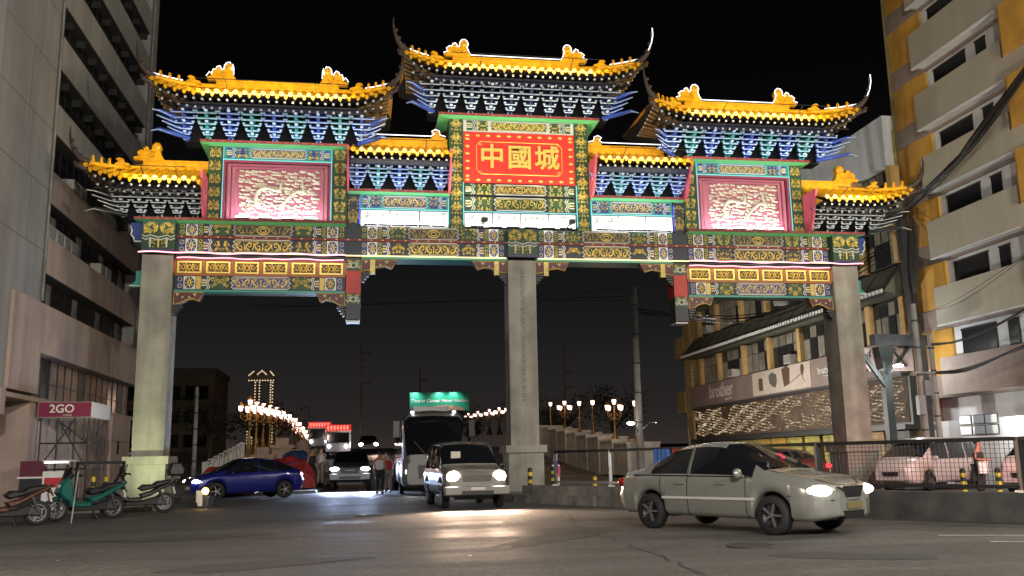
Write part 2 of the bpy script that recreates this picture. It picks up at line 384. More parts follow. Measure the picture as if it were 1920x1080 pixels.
def medallion(x0, x1, z0, z1, y, par, ground=4):
    mb = MB(); mb.box(x0, x1, y-.015, y+.01, z0, z1, 2); cx, cz = (x0+x1)/2, (z0+z1)/2; rx, rz = (x1-x0)*.42, (z1-z0)*.46
    mb.prism([(cx+rx*math.cos(t*PI/10), cz+rz*math.sin(t*PI/10)) for t in range(20)], y-.025, y-.01, ground)
    for k in range(8):
        a = k*PI/4; mb.ribbon([(cx+rx*.3*math.cos(a), cz+rz*.3*math.sin(a)), (cx+rx*.62*math.cos(a+.25), cz+rz*.62*math.sin(a+.25)), (cx+rx*.86*math.cos(a), cz+rz*.86*math.sin(a))], .028, y-.025, .01, 6 if k % 2 else 2)
    mb.ribbon([(cx, cz+rz*.5), (cx-rx*.3, cz), (cx, cz-rz*.5), (cx+rx*.3, cz)], .05, y-.025, .02, 6, True)
    return mb.build('medallion', PAL, par)
def foliage_panel(x0, x1, z0, z1, y, par, seed, ground=3):
    mb = MB(); mb.box(x0, x1, y-.012, y+.01, z0, z1, ground); foliage(mb, x0, x1, z0, z1, .032, [6, 1, 1], y-.012, seed, 9)
    return mb.build('foliage_panel', PAL, par)
def cloud_collar(x0, x1, z0, z1, y, par, d, ground=5):
    mb = MB(); mb.box(x0, x1, y-.012, y+.01, z0, z1, ground); w = x1-x0; h = z1-z0; zm = (z0+z1)/2
    X = lambda t: (x0+t*w) if d > 0 else (x1-t*w)
    for k in (0, 1):
        o = .22*k
        mb.ribbon([(X(.75-o), z1), (X(.95-o), z1-.2*h), (X(.7-o), zm), (X(.95-o), z0+.2*h), (X(.75-o), z0)], .035, y-.012, .012, 2)
    for q in (.3, .5, .7): mb.ribbon([(X(0), z0+q*h), (X(.5), z0+q*h)], .045, y-.012, .012, 2 if q != .5 else 6)
    return mb.build('cloud_collar', PAL, par)
def strip(x0, x1, z0, z1, y, par, ground, n=2, seed=0):
    mb = MB(); mb.box(x0, x1, y-.008, y+.01, z0, z1, ground)
    for i in range(n):
        cx = (x0+x1)/2; cz = z0+(z1-z0)*(i+.5)/n; r = min((x1-x0)*.36, (z1-z0)/n*.36)
        mb.ribbon([(cx+r*math.cos(t*PI/4), cz+r*math.sin(t*PI/4)) for t in range(8)], .022, y-.008, .012, 6, True)
    return mb.build('flower_strip', PAL, par)
def beam_section(x0, x1, z0, z1, y, par, seed, style):
    w = x1-x0; z0 += .012; z1 -= .012
    def X(t): return x0+t*w
    for m in (0, 1):
        def seg(a, b): return (X(a), X(b)) if not m else (X(1-b), X(1-a))
        d = 1 if not m else -1
        strip(*seg(.012, .045), z0, z1, y, par, 4 if style else 3, 2); medallion(*seg(.05, .118), z0, z1, y, par, (5, 4, 0)[style])
        strip(*seg(.122, .15), z0, z1, y, par, 3 if style != 2 else 1, 3)
        cloud_collar(*seg(.153, .205), z0, z1, y, par, d, (0, 5, 0)[style])
        foliage_panel(*seg(.208, .312), z0, z1, y, par, seed+m*0, (3, 0, 3)[style])
    cartouche(X(.32), X(.68), z0, z1, y, par, seed, (0, 0, 4)[style], (1, 6, 6)[style], style == 0)

# --- columns
for i, cx in enumerate((-12.2, 0, 12.2)):
    mb = MB(); mb.box(cx-.49, cx+.49, 0, 1.0, 1.95 if i != 1 else 1.6, 8.12); mb.box(cx-.485, cx+.485, .012, .988, 1.2, 1.97)
    mb.box(cx-.44, cx-.40, -.012, .01, 2.6, 8.0); mb.box(cx+.40, cx+.44, -.012, .01, 2.6, 8.0)
    c = mb.build('column', G_col, A)
    zt = 1.55 if i != 1 else 1.72
    mb = MB(); mb.box(cx-.6, cx+.6, -.16, 1.16, .0, zt-.24); mb.box(cx-.7, cx+.7, -.26, 1.26, zt-.25, zt)
    for q in (-.02, .02): mb.box(cx+q-.006, cx+q+.006, -.166, -.15, .05, zt-.28)
    mb.build('pedestal', G_col, c)
    if i == 1:   # faint carved vertical inscription band
        mb = MB(); rnd = random.Random(4)
        for k in range(46):
            zz = 3.2+k*.1
            for q in range(3):
                a = rnd.uniform(-.08, .08); b = rnd.uniform(-.08, .08)
                mb.ribbon([(cx+a, zz+rnd.uniform(0, .08)), (cx+b, zz+rnd.uniform(0, .08))], .02, -.002, .008)
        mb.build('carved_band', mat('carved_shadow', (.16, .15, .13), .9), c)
# --- main beam
mb = MB(); mb.box(-12.65, 12.65, .02, 1.02, 8.2, 9.235)
BEAM = mb.build('beam', G_dark, A)
mb = MB(); mb.box(-11.65, 11.65, -.05, .03, 8.70, 8.78); mb.build('red_fillet', G_maroon, BEAM)
mb = MB()
for k in range(60): mb.box(-11.5+k*.39, -11.44+k*.39, -.058, -.04, 8.725, 8.755)
mb.build('fillet_studs', G_goldb, BEAM)['kind'] = 'stuff'
for x0, x1, s in ((-11.62, -6.07, 1), (-5.62, -.56, 2), (.56, 5.62, 3), (6.07, 11.62, 4)):
    beam_section(x0, x1, 8.785, 9.225, .0, BEAM, s, 0); beam_section(x0, x1, 8.2, 8.695, .0, BEAM, s+9, 1)
for cx in (-12.15, 0, 12.15):     # collar boxes over the columns
    mb = MB(); hw = .52; y = -.28
    mb.box(cx-hw, cx+hw, y, .02, 8.22, 9.19, 3)
    foliage(mb, cx-hw+.04, cx+hw-.04, 8.78, 9.15, .038, [6, 6, 1], y-.004, 20, 26)
    for dz in (0, -.1): mb.ribbon([(cx-hw, 8.72+dz), (cx-hw*.75, 8.66+dz), (cx-hw*.5, 8.72+dz), (cx, 8.64+dz), (cx+hw*.5, 8.72+dz), (cx+hw*.75, 8.66+dz), (cx+hw, 8.72+dz)], .04, y-.004, .012, 2)
    for q in (-.62, 0, .62): mb.ribbon([(cx+q*hw*.8, 8.6), (cx+q*hw*.8, 8.3)], .05, y-.004, .012, 2 if q else 6)
    for q in (-.3, .3): foliage(mb, cx+q*hw*1.3-.1, cx+q*hw*1.3+.1, 8.3, 8.58, .025, [5, 1, 6], y-.004, 3, 5)
    mb.box(cx-hw, cx+hw, y-.01, y+.02, 8.18, 8.25, 5)
    mb.build('collar_box', PAL, BEAM)
for s in (-1, 1):                 # outer bracket heads
    mb = MB(); mb.prism([(s*12.68, 9.2), (s*13.12, 9.2), (s*13.06, 8.92), (s*13.1, 8.8), (s*13.0, 8.68), (s*12.98, 8.56), (s*12.68, 8.56)], .05, .75, 4)
    mb.ribbon([(s*13.12, 9.08), (s*13.06, 8.92), (s*13.1, 8.8), (s*13.0, 8.68), (s*12.98, 8.57), (s*12.68, 8.57)], .045, .04, .012, 2)
    mb.build('beam_head', PAL, BEAM)
    mb = MB(); mb.prism([(s*12.9, 7.6), (s*12.71, 7.6), (s*12.71, 7.1), (s*13.1, 7.1), (s*12.9, 7.25)], .2, .6, 7); mb.ribbon([(s*13.1, 7.1), (s*12.71, 7.1)], .04, .19, .01, 2)
    mb.build('spur', PAL, A)
# soffit boards
mb = MB(); mb.box(-5.55, -.5, .0, .9, 8.1, 8.19); mb.box(.5, 5.55, .0, .9, 8.1, 8.19); mb.build('soffit', G_teal, A)
# --- side bay gilt panels and low frieze
for s in (-1, 1):
    x0, x1 = (-11.66, -6.1) if s < 0 else (6.1, 11.66)
    mb = MB(); mb.box(x0, x1, .12, .9, 6.92, 8.16); F = mb.build('side_lintel', G_dark, A)
    mb = MB(); mb.box(x0, x1, .06, .12, 7.94, 8.06, 1); mb.box(x0, x1, .06, .12, 7.44, 7.52, 0)
    n = 6; w = (x1-x0)/n
    for k in range(n+1): mb.box(x0+k*w-.05, x0+k*w+.05, .055, .125, 7.52, 7.94, 0)
    mb.build('gilt_frame', [G_orange, G_maroon], F)
    for k in range(n):
        a, b = x0+k*w+.07, x0+(k+1)*w-.07; mb = MB(); mb.box(a, b, .09, .125, 7.53, 7.93, 1)
        for q in ((a, b, 7.53, 7.58), (a, b, 7.88, 7.93), (a, a+.06, 7.58, 7.88), (b-.06, b, 7.58, 7.88)): mb.box(q[0], q[1], .06, .1, q[2], q[3], 0)
        cx = (a+b)/2
        for d in (-1, 1):
            mb.ribbon(spiral(cx+d*.22, 7.73, .10, 1, PI/2, d), .04, .09, .03, 0); mb.ribbon([(cx+d*.12, 7.86), (cx+d*.06, 7.73), (cx+d*.12, 7.6)], .045, .09, .03, 0)
            mb.ribbon([(cx+d*.36, 7.86), (cx+d*.3, 7.76)], .05, .09, .03, 0); mb.ribbon([(cx+d*.36, 7.6), (cx+d*.31, 7.68)], .05, .09, .03, 0)
        mb.ribbon([(cx-.08, 7.73), (cx, 7.83), (cx+.08, 7.73), (cx, 7.63)], .05, .09, .03, 0, True)
        mb.build('gilt_panel', [G_goldb, mat('gilt_recess', (.06, .03, .012), .6)], F)
    beam_section(x0+.02, x1-.02, 6.98, 7.44, .1, F, 30+s, 2)
    mb = MB(); mb.box(x0, x1, .08, .5, 6.9, 6.965); mb.build('teal_fillet', G_teal, F)
# --- hanging posts
for s in (-1, 1):
    a, b = s*5.58, s*6.06; a, b = min(a, b), max(a, b); cx = (a+b)/2
    mb = MB(); mb.box(a, b, .1, .75, 6.0, 8.18, 0); H = mb.build('hanging_post', PAL, A)
    mb = MB(); mb.box(a-.012, b+.012, .085, .76, 6.9, 7.68); mb.build('red_block', G_red, H)
    for z0, z1 in ((7.69, 8.06), (6.5, 6.88)):
        mb = MB(); mb.box(a-.01, b+.01, .085, .76, z0, z1, 3); foliage(mb, a, b, z0, z1, .03, [6, 2], .085, 5, 8)
        mb.ribbon([(cx+.09*math.cos(t*PI/4), (z0+z1)/2+.09*math.sin(t*PI/4)) for t in range(8)], .04, .08, .014, 2, True); mb.build('flower_block', PAL, H)
    mb = MB(); mb.lathe([(.02, 5.95), (.2, 6.02), (.26, 6.14), (.27, 6.3), (.22, 6.44), (.2, 6.5)], (cx, .42, 0), 12, 0)
    mb.ribbon([(cx+.17*math.cos(t*PI/5), 6.22+.11*math.sin(t*PI/5)) for t in range(10)], .04, .13, .015, 2, True); mb.ribbon([(cx, 6.27), (cx-.06, 6.22), (cx, 6.17), (cx+.06, 6.22)], .05, .13, .015, 6, True)
    mb.box(a+.02, b-.02, .15, .7, 5.93, 5.98, 2); mb.build('lotus_drop', PAL, H)
# --- corbels
def corbel(x, d, z, y=.1):
    mb = MB(); P = [(x, z), (x+d*.95, z), (x+d*.80, z-.30), (x+d*.62, z-.22), (x+d*.40, z-.26), (x+d*.2, z-.38), (x, z-.42)]
    mb.prism(P, y, y+.3, 0); mb.ribbon(P, .045, y-.003, .012, 1, True); foliage(mb, min(x+d*.06, x+d*.72), max(x+d*.06, x+d*.72), z-.2, z-.04, .03, [1, 3], y-.003, 2, 8)
    mb.build('corbel', [mat('corbel_maroon', (.09, .02, .02), .5), G_gold, G_white, G_cream], A)
    mb = MB()
    for k in range(4): mb.box(min(x, x+d*(.26-.06*k)), max(x, x+d*(.26-.06*k)), y+.02, y+.28, z-.50-.09*k, z-.435-.09*k)
    mb.build('corbel_step', M_darksteel, A)
for x, d, z in ((-11.66, 1, 6.89), (-6.1, -1, 6.89), (6.1, 1, 6.89), (11.66, -1, 6.89)): corbel(x, d, z)
for x, d in ((-5.56, 1), (-.5, -1), (.5, 1), (5.56, -1)):
    corbel(x, d*1.3, 8.09); mb = MB(); mb.box(min(x+d*.3, x+d*.47), max(x+d*.3, x+d*.47), .07, .3, 7.6, 8.09); mb.build('corbel_band', G_gold, A)

# --- ledges (thin red plates over green sloped soffits)
def ledge(x0, x1, z, yf=-.32, ends=(1, 1)):
    mb = MB(); mb.box(x0, x1, yf, 1.9, z, z+.09, 0)
    n = int((x1-x0)/.3)
    for k in range(n): mb.box(x0+.1+k*.3, x0+.18+k*.3, yf-.006, yf+.02, z+.025, z+.065, 2)
    e0 = .45 if ends[0] else 0; e1 = .45 if ends[1] else 0
    mb.add([(x0, yf+.02, z), (x1, yf+.02, z), (x1-e1, -.06, z-.06), (x0+e0, -.06, z-.06), (x0, 1.9, z), (x1, 1.9, z), (x1-e1, 1.1, z-.06), (x0+e0, 1.1, z-.06)], [(3,2,1,0), (5,6,2,1), (0,3,7,4)], 1)
    return mb.build('ledge', [G_maroon, mat('soffit_green', (.12, .50, .20), .5), mat('ledge_stud_red', (.26, .05, .02), .5)], A)
ledge(-12.95, -6.07, 9.24, ends=(1, 0)); ledge(6.07, 12.95, 9.24, ends=(0, 1))
ledge(-10.98, -6.05, 11.98); ledge(6.05, 10.98, 11.98); ledge(-2.92, 2.92, 13.3)
ledge(-6.02, -2.55, 10.42, -.25, (0, 0)); ledge(2.55, 6.02, 10.42, -.25, (0, 0))

# --- towers: posts, friezes, panels
def post(x0, x1, z0, z1, par, seed):
    mb = MB(); mb.box(x0, x1, -.02, .95, z0, z1, 3); n = max(3, round((z1-z0)/.5)); h = (z1-z0)/n
    for k in range(n): foliage(mb, x0+.05, x1-.05, z0+k*h+.04, z0+(k+1)*h-.04, .032, [1, 6, 1], -.022, seed, 17)
    for k in range(1, n): mb.box(x0, x1, -.028, .0, z0+k*h-.015, z0+k*h+.015, 3)
    for x in (x0, x1-.03): mb.box(x, x+.03, -.03, .0, z0, z1, 3)
    return mb.build('tower_post', PAL, par)
def relief(x0, x1, z0, z1, y, par, seed):
    """dragons among clouds, carved in cream on pink"""
    rnd = random.Random(seed); mb = MB(); w, h = x1-x0, z1-z0
    for r in range(14):                                    # flattened cloud lobes in drifting rows
        z = z0+h*(r+.5)/14; x = x0+rnd.uniform(0, .15)
        while x < x1-.08:
            a = rnd.uniform(.06, .16); b = rnd.uniform(.024, .044); zz = z+rnd.uniform(-.05, .05); d = rnd.uniform(.04, .085)
            cx = min(x+a, x1-.05); mb.ball((cx, y, zz), (a, d, b), 0, 9, 6); mb.ball((cx-a*.5, y-.01, zz+b*.7), (a*.5, d, b*.9), 0, 8, 5)
            if rnd.random() < .6: mb.ribbon(spiral(cx+a*.4, zz, b*1.3, 1.1, rnd.uniform(0, 6), rnd.choice((1, -1)), 8), .024, y-d*.6, .03, 0)
            x += a*rnd.uniform(1.5, 2.3)
    for d in range(2):                                     # two long coiling dragons with crests and claws
        n = 40; P = []
        for t in range(n):
            u = t/n; P.append((x0+w*(.12+.38*u+.38*d)+.20*math.sin(u*9+d*2), min(max(z0+h*(.2+.6*u)+.14*math.sin(u*13+d), z0), z1)))
        for q in range(n-1):
            e = .03+.025*math.sin(PI*q/n); mb.ball((P[q][0], y-.05, P[q][1]), (e*1.2, .075, e), 0, 8, 5)
            if q % 5 == 2:
                for sg in (1, -1): mb.ribbon([P[q], (P[q][0]+sg*.1, P[q][1]+.07), (P[q][0]+sg*.17, P[q][1]+.03), (P[q][0]+sg*.2, P[q][1]+.08)], .03, y-.04, .05, 0)
    return mb.build('dragon_relief', G_cream, par)
def frieze(x0, x1, z0, z1, y, par, seed, base, gold=6, rows=1, bg=4):
    w = x1-x0; mb = MB(); mb.box(x0, x1, y, y+.2, z0, z1, 0); F = mb.build('frieze', [base], par)
    for m in (0, 1):
        def seg(a, b): return (x0+a*w, x0+b*w) if not m else (x0+w-b*w, x0+w-a*w)
        cloud_collar(*seg(.03, .12), z0+.05, z1-.05, y, F, 1-2*m, bg)
        foliage_panel(*seg(.13, .22), z0+.05, z1-.05, y, F, seed, 3 if bg == 3 else bg)
    cartouche(x0+.235*w, x0+.765*w, z0+.05, z1-.05, y, F, seed, bg, gold)
    return F
def tubes(pts, m, name='neon_tube', r=.018):
    mb = MB(); mb.tube(pts, r, 5); return mb.build(name, m, A)
for s in (-1, 1):
    xs_ = sorted((s*10.72, s*10.27)), sorted((s*6.57, s*6.07))
    for k, (a, b) in enumerate(xs_): post(a, b, 9.2, 11.98, A, 3+k)
    x0, x1 = sorted((s*10.25, s*6.59))
    frieze(x0, x1, 11.51, 11.95, .02, A, 41+s, G_teal, 6, bg=4)
    mb = MB(); mb.box(x0, x1, .25, .8, 9.2, 11.48, 0); PNL = mb.build('relief_panel', G_pink, A)
    for i, (in_, yy) in enumerate(((0, .0), (.16, .1), (.30, .17))):
        mb = MB(); a, b, t, d = x0+in_, x1-in_, 11.47-in_*.6, .1
        mb.box(a, a+d, yy, .26, 9.2, t, 0); mb.box(b-d, b, yy, .26, 9.2, t, 0); mb.box(a+d, b-d, yy, .26, t-d*.7, t, 0); mb.build('panel_frame', G_pink if i else mat('deep_pink_paint', (.30, .05, .09), .5), PNL)
    relief(x0+.48, x1-.46, 9.34, 11.2, .25, PNL, 5+s)
    tubes([(x0+.02, -.05, 9.35), (x0+.02, -.05, 11.93), (x1-.02, -.05, 11.93), (x1-.02, -.05, 9.35)], N_cyan); tubes([(x0, -.05, 11.47), (x1, -.05, 11.47)], N_cyan)
    # mid bays
    x0, x1 = sorted((s*5.62, s*2.55))
    frieze(x0, x1, 9.87, 10.39, .02, A, 51, G_teal, 6, bg=4)
    mb = MB(); mb.box(*sorted((s*5.66, s*6.05)), -.01, .8, 9.2, 10.42, 4); q0, q1 = sorted((s*5.66, s*6.05)); scrolls(mb, q0+.03, q1-.03, 9.3, 9.8, .03, 1, -.012, 3); foliage(mb, q0, q1, 9.3, 10.3, .03, [1, 6], -.012, 9, 14)
    mb.build('blue_pier', [G_dark, G_gold, G_white, G_green, G_dark, G_purple, G_gold], A)
    tubes([(s*5.64, -.04, 9.3), (s*5.64, -.04, 10.25)], N_blue); tubes([(s*2.57, -.04, 9.35), (s*2.57, -.04, 10.32)], N_cyan); tubes([(x0, -.05, 10.38), (x1, -.05, 10.38)], N_cyan); tubes([(x0, -.04, 9.85), (x1, -.04, 9.85)], N_cyan)
    n = 3; w = (x1-x0)/n
    for k in range(n):
        mb = MB(); a, b = x0+k*w+.02, x0+(k+1)*w-.02; mb.box(a, b, .02, .2, 9.26, 9.82, 0); foliage(mb, a+.1, b-.1, 9.36, 9.76, .02, [1, 1, 2], .018, 60+k, 16)
        mb.build('white_panel', [mat('panel_white', (.82, .82, .80), .5), mat('pale_line_grey', (.26, .27, .22), .6), mat('pale_line_green', (.35, .5, .3), .6)], A)
# centre bay
for s in (-1, 1):
    a, b = sorted((s*2.03, s*2.53)); post(a, b, 9.2, 13.3, A, 8)
frieze(-2.02, 2.02, 12.82, 13.28, .02, A, 70, G_white, 6, bg=3)
mb = MB(); mb.box(-2.02, 2.02, .0, .3, 10.92, 12.8); SG = mb.build('name_board', mat('sign_red', (.70, .028, .018), .45), A)
mb = MB()
stud = MB().lathe([(.001, -.03), (.055, -.02), (.07, .0)], (0, 0, 0), 8, 0, 'y').mesh('border_stud', [G_goldb])
for k in range(11):
    for z in (11.03, 12.68): inst('border_stud', stud, SG, (-1.88+k*.376, 0, z), (1.15, 1, .7))
for k in range(6):
    for x in (-1.88, 1.88): inst('border_stud', stud, SG, (x, 0, 11.03+(k+.5)*.275), (1.15, 1, .7))
mb = MB(); c = .14; fr = [(-1.55+c, 11.25), (1.55-c, 11.25), (1.55, 11.25+c), (1.55, 12.45-c), (1.55-c, 12.45), (-1.55+c, 12.45), (-1.55, 12.45-c), (-1.55, 11.25+c)]
mb.ribbon(fr, .035, -.002, .02, 0, True)
for sx in (-1, 1):
    for z in (11.33, 12.37): mb.ribbon(spiral(sx*1.42, z, .07, 1, 0, sx), .025, -.002, .015, 0)
mb.build('border_line', G_goldb, SG)
for ch, x in (('中', -1.0), ('國', .0), ('城', 1.0)):
    lettering(ch, .92, G_goldb, SG, (x, -.03, 11.84), (PI/2, 0, 0), 'character', ext=.025, off=.018)
for z0, z1, g in ((10.46, 10.90, True), (9.88, 10.42, False)):
    mb = MB(); mb.box(-2.02, 2.02, .02, .22, z0, z1, 0); F = mb.build('name_band', PAL, A)
    for m in (0, 1):
        sg_ = (lambda a, b: (-2.0+a*4, -2.0+b*4)) if not m else (lambda a, b: (2.0-b*4, 2.0-a*4))
        cloud_collar(*sg_(.01, .10), z0+.03, z1-.03, .02, F, 1-2*m, 3); foliage_panel(*sg_(.105, .25), z0+.03, z1-.03, .02, F, 77, 3)
    cartouche(-.97, .97, z0+.03, z1-.03, .02, F, 78, 0 if g else 3, 6, g)
tubes([(-2.03, -.05, 9.84), (2.03, -.05, 9.84)], N_cyan); tubes([(2.04, -.06, 9.35), (2.04, -.06, 10.9)], N_cyan); tubes([(-2.04, -.06, 9.35), (-2.04, -.06, 10.9)], N_cyan)
for k in range(4):
    mb = MB(); a, b = -2.02+k*1.01+.02, -2.02+(k+1)*1.01-.02; mb.box(a, b, .02, .2, 9.3, 9.81, 0); foliage(mb, a+.12, b-.12, 9.4, 9.74, .02, [1, 1, 2], .018, 90+k, 16)
    mb.build('white_panel', [MATS['panel_white'], MATS['pale_line_grey'], MATS['pale_line_green']], A)
# neon lines under the beam
def wavy(x0, x1, y, z, a=.02, n=30): return [(x0+(x1-x0)*t/n, y, z+a*math.sin(t*.9)+a*.6*math.sin(t*.37)) for t in range(n+1)]
tubes(wavy(-12.75, -6.1, -.34, 8.13), N_pink, r=.024); tubes(wavy(6.1, 12.75, -.34, 8.13), N_pink, r=.024)
tubes(wavy(-11.6, -6.15, .0, 8.03, .015), N_pink, r=.02); tubes(wavy(6.15, 11.6, .0, 8.03, .015), N_pink, r=.02)
tubes([(-6.1, -.1, 8.17), (-.56, -.1, 8.17)], N_yel, r=.022); tubes([(.56, -.1, 8.17), (6.1, -.1, 8.17)], N_yel, r=.022)
tubes([(-11.64, -.06, 8.19), (-6.1, -.06, 8.19)], N_yel, r=.015); tubes([(6.1, -.06, 8.19), (11.64, -.06, 8.19)], N_yel, r=.015)
# ================================================================ roofs of the gate
def bracket_mesh(front, h, tiers, wmax, cols):
    """one dougong cluster: crossing arms stepping out and widening as they rise"""
    mb = MB()
    for k in range(tiers):
        t = k/(tiers-1); z = h*t*.86; y = -.12-front*t; hw = .07+wmax*t; ah = h/tiers*.36; c = 0
        mb.box(-hw, hw, y-.05, y+.05, z, z+ah, c); mb.box(-hw-.004, hw+.004, y-.058, y-.044, z-.016, z+.018, 1)
        for x in (-hw, 0, hw) if k else (0,):
            mb.box(x-.042, x+.042, y-.07, y+.06, z+ah, z+ah+h/tiers*.4, c); mb.box(x-.045, x+.045, y-.078, y-.066, z+ah+.0, z+ah+.03, 1)
        for x in (-hw, hw): mb.box(x-.016, x+.016, y-.062, y-.048, z-.01, z+ah+.05, 1)
        mb.box(-.05, .05, y-.16, .1, z+.02, z+ah, c); mb.prism([(y-.16, z+.02), (y-.27, z+.06), (y-.16, z+ah)], -.05, .05, 1 if k % 2 else c, ax='x')
    return mb.mesh('bracket_cluster', cols)
G_btrim = mat('bracket_white_edge', (.40, .52, .74), .5)
G_blue2 = mat('bracket_blue_paint', (.02, .06, .34), .45)
FIG = MB()
FIG.lathe([(.05, 0), (.06, .04), (.035, .1), (.05, .16), (.03, .22), (.045, .27), (.0, .33)], n=7); FIG.ball((0, -.05, .18), (.03, .05, .04), n=6, m=4)
FIGM = FIG.mesh('ridge_figure', [G_tile])
def dragon_fin(mir):
    """ridge-end dragon: silhouette with thickness and carved relief"""
    P = [(-.62, 0), (-.66, .10), (-.50, .16), (-.56, .26), (-.44, .36), (-.36, .34), (-.33, .44), (-.24, .48), (-.18, .40), (-.17, .33), (-.1, .36), (-.09, .50), (-.02, .60), (.09, .62), (.18, .55), (.21, .44), (.17, .33), (.22, .18), (.30, .05), (.34, 0)]
    P = [(x*mir, z) for x, z in P]; mb = MB(); mb.prism(P, -.11, .11, 0, ch=.025)
    mb.lathe([(.001, -.15), (.08, -.14), (.13, -.1)], (.06*mir, 0, .47), 10, 0, 'y'); mb.ribbon(spiral(.06*mir, .47, .1, 1.1), .03, -.15, .02, 0)
    mb.ball((-.30*mir, -.1, .37), (.07, .05, .06), 0, 8, 5); mb.ribbon(spiral(-.05*mir, .16, .13, 1.1, 1, mir), .05, -.115, .035, 0); mb.ribbon([(-.55*mir, .08), (-.35*mir, .18), (-.2*mir, .14), (.1*mir, .28)], .05, -.115, .03, 0)
    return mb.mesh('ridge_dragon', [G_tile]), P
DRG = {1: dragon_fin(1), -1: dragon_fin(-1)}
def small_fin(mir):
    P = [(-.2, 0), (-.22, .12), (-.12, .2), (-.2, .30), (-.1, .38), (.02, .32), (.04, .18), (.2, .12), (.24, 0)]
    P = [(x*mir, z) for x, z in P]; mb = MB(); mb.prism(P, -.09, .09, 0, ch=.02); mb.ribbon(spiral(-.04*mir, .22, .08), .03, -.095, .02, 0); return mb.mesh('ridge_scroll', [G_tile]), P
SML = {1: small_fin(1), -1: small_fin(-1)}
YR = .4
def roof(cx, W, z_e, Wr, z_r, z_led, bz, endL, endR, bspace, wmax, neon, D=1.5, orn='dragon', glow_p=(60, 30), bcols='blue', fy=.9, seed=1):
    """cx centre; W half width at the corner (or flat end); z_e eave middle; Wr half ridge; z_r ridge foot; end: 'hip' or 'flat'"""
    mb = MB(); hip = {-1: endL == 'hip', 1: endR == 'hip'}
    Rl = {s: (Wr if hip[s] else W) for s in (-1, 1)}
    def ze(x):
        s = 1 if x > 0 else -1
        if not hip[s]: return z_e
        t = max(0, (abs(x)-(W-1.9))/1.9); return z_e+.42*t*t
    def ytop(x):
        s = 1 if x > 0 else -1; a = abs(x)
        if a <= Rl[s] or not hip[s]: return YR-.12
        t = (a-Rl[s])/(W-Rl[s]); return (YR-.12)*(1-t)+(-D)*t
    def ztop(x):
        s = 1 if x > 0 else -1; a = abs(x)
        if a <= Rl[s] or not hip[s]: return z_r
        t = (a-Rl[s])/(W-Rl[s]); return z_r*(1-t)+(z_e+.42)*t-.10*math.sin(PI*t)
    def surf(x, v):
        y0, y1, z0, z1 = -D, ytop(x), ze(x), ztop(x); y = y0+(y1-y0)*v
        return (cx+x, y, z0+(z1-z0)*(.8*v+.2*v*v))
    n = int(2*W/.285); xs = [-W+2*W*i/n for i in range(n+1)]; m = 4
    vs = [surf(x, j/m) for x in xs for j in range(m+1)]
    fs = [(i*(m+1)+j, (i+1)*(m+1)+j, (i+1)*(m+1)+j+1, i*(m+1)+j+1) for i in range(n) for j in range(m)]
    mb.add(vs, fs, 0)
    yb = 2*YR+D                                            # back slope, mirrored, and gable/hip sides
    vb = [(p[0], 2*YR-p[1], p[2]) for p in vs]; mb.add(vb, [f[::-1] for f in fs], 0)
    for s in (-1, 1):
        e = [surf(s*W, 0), (cx+s*Rl[s], YR, z_r), (cx+s*W, 2*YR+D, ze(s*W))] if hip[s] else [(cx+s*W, -D, z_e-.12), (cx+s*W, YR, z_r), (cx+s*W, 2*YR+D, z_e-.12)]
        mb.add(e, [(0, 2, 1) if s < 0 else (0, 1, 2)], 0)
    # underside board
    vu = [(cx+x, y, z-.10) for x in xs for y, z in ((-D+.02, ze(x)), (-.1, ze(x)+.18), (2*YR+.1, ze(x)+.18), (2*YR+D-.02, ze(x)))]
    mb.add(vu, [(i*4+j, i*4+j+1, (i+1)*4+j+1, (i+1)*4+j) for i in range(n) for j in range(3)], 1)
    R = mb.build('roof', [G_tile, G_rafter], A)
    # tile rows with round ends and pendant drip tiles
    for i in range(n):
        x = (xs[i]+xs[i+1])/2; t = MB(); r = .075
        L = math.hypot(ytop(x)+D, ztop(x)-ze(x)); k = 4 if L > .5 else 2; v = []
        for j in range(k+1):
            p = surf(x, j/k)
            v += [(p[0]+r*math.cos(a), p[1]-.02*math.sin(a), p[2]+r*1.1*math.sin(a)+.004) for a in (0, PI/3, 2*PI/3, PI)]
        f = [(a*4+b, a*4+b+1, (a+1)*4+b+1, (a+1)*4+b) for a in range(k) for b in range(3)]
        t.add(v, [q[::-1] for q in f], 0, True)
        p = surf(x, 0); q = surf(xs[i+1], 0)
        t.add([(p[0]+.085*math.cos(b*PI/4), p[1]-.02, p[2]+.025+.085*math.sin(b*PI/4)) for b in range(8)], [tuple(range(8))[::-1]], 0)
        dx = W/n
        t.add([(q[0]-dx*.46, q[1]-.012, q[2]+.0), (q[0]+dx*.46, q[1]-.012, q[2]+.0), (q[0]+dx*.40, q[1]-.012, q[2]-.09), (q[0], q[1]-.012, q[2]-.175), (q[0]-dx*.40, q[1]-.012, q[2]-.09)], [(0,4,3,2,1)], 0)
        t.build('roof_tile', G_tile, R)
    # rafters: two rows with white ends
    ra = MB(); n2 = int(2*W/.26)
    for i in range(n2):
        x = -W+.13+i*2*W/n2
        if hip[1 if x > 0 else -1] and abs(x) > W-.3: continue
        z = ze(x)
        ra.beam((cx+x, -D+.16, z-.19), (cx+x, -.2, z-.06), .085, .085, 0); ra.box(cx+x-.035, cx+x+.035, -D+.148, -D+.16, z-.225, z-.155, 1)
        ra.beam((cx+x, -D+.5, z-.36), (cx+x, -.2, z-.26), .085, .085, 0); ra.box(cx+x-.036, cx+x+.036, -D+.488, -D+.5, z-.396, z-.324, 1)
    ra.box(cx-W+.35, cx+W-.35, -D+.3, -D+.36, z_e-.275, z_e-.245, 0)
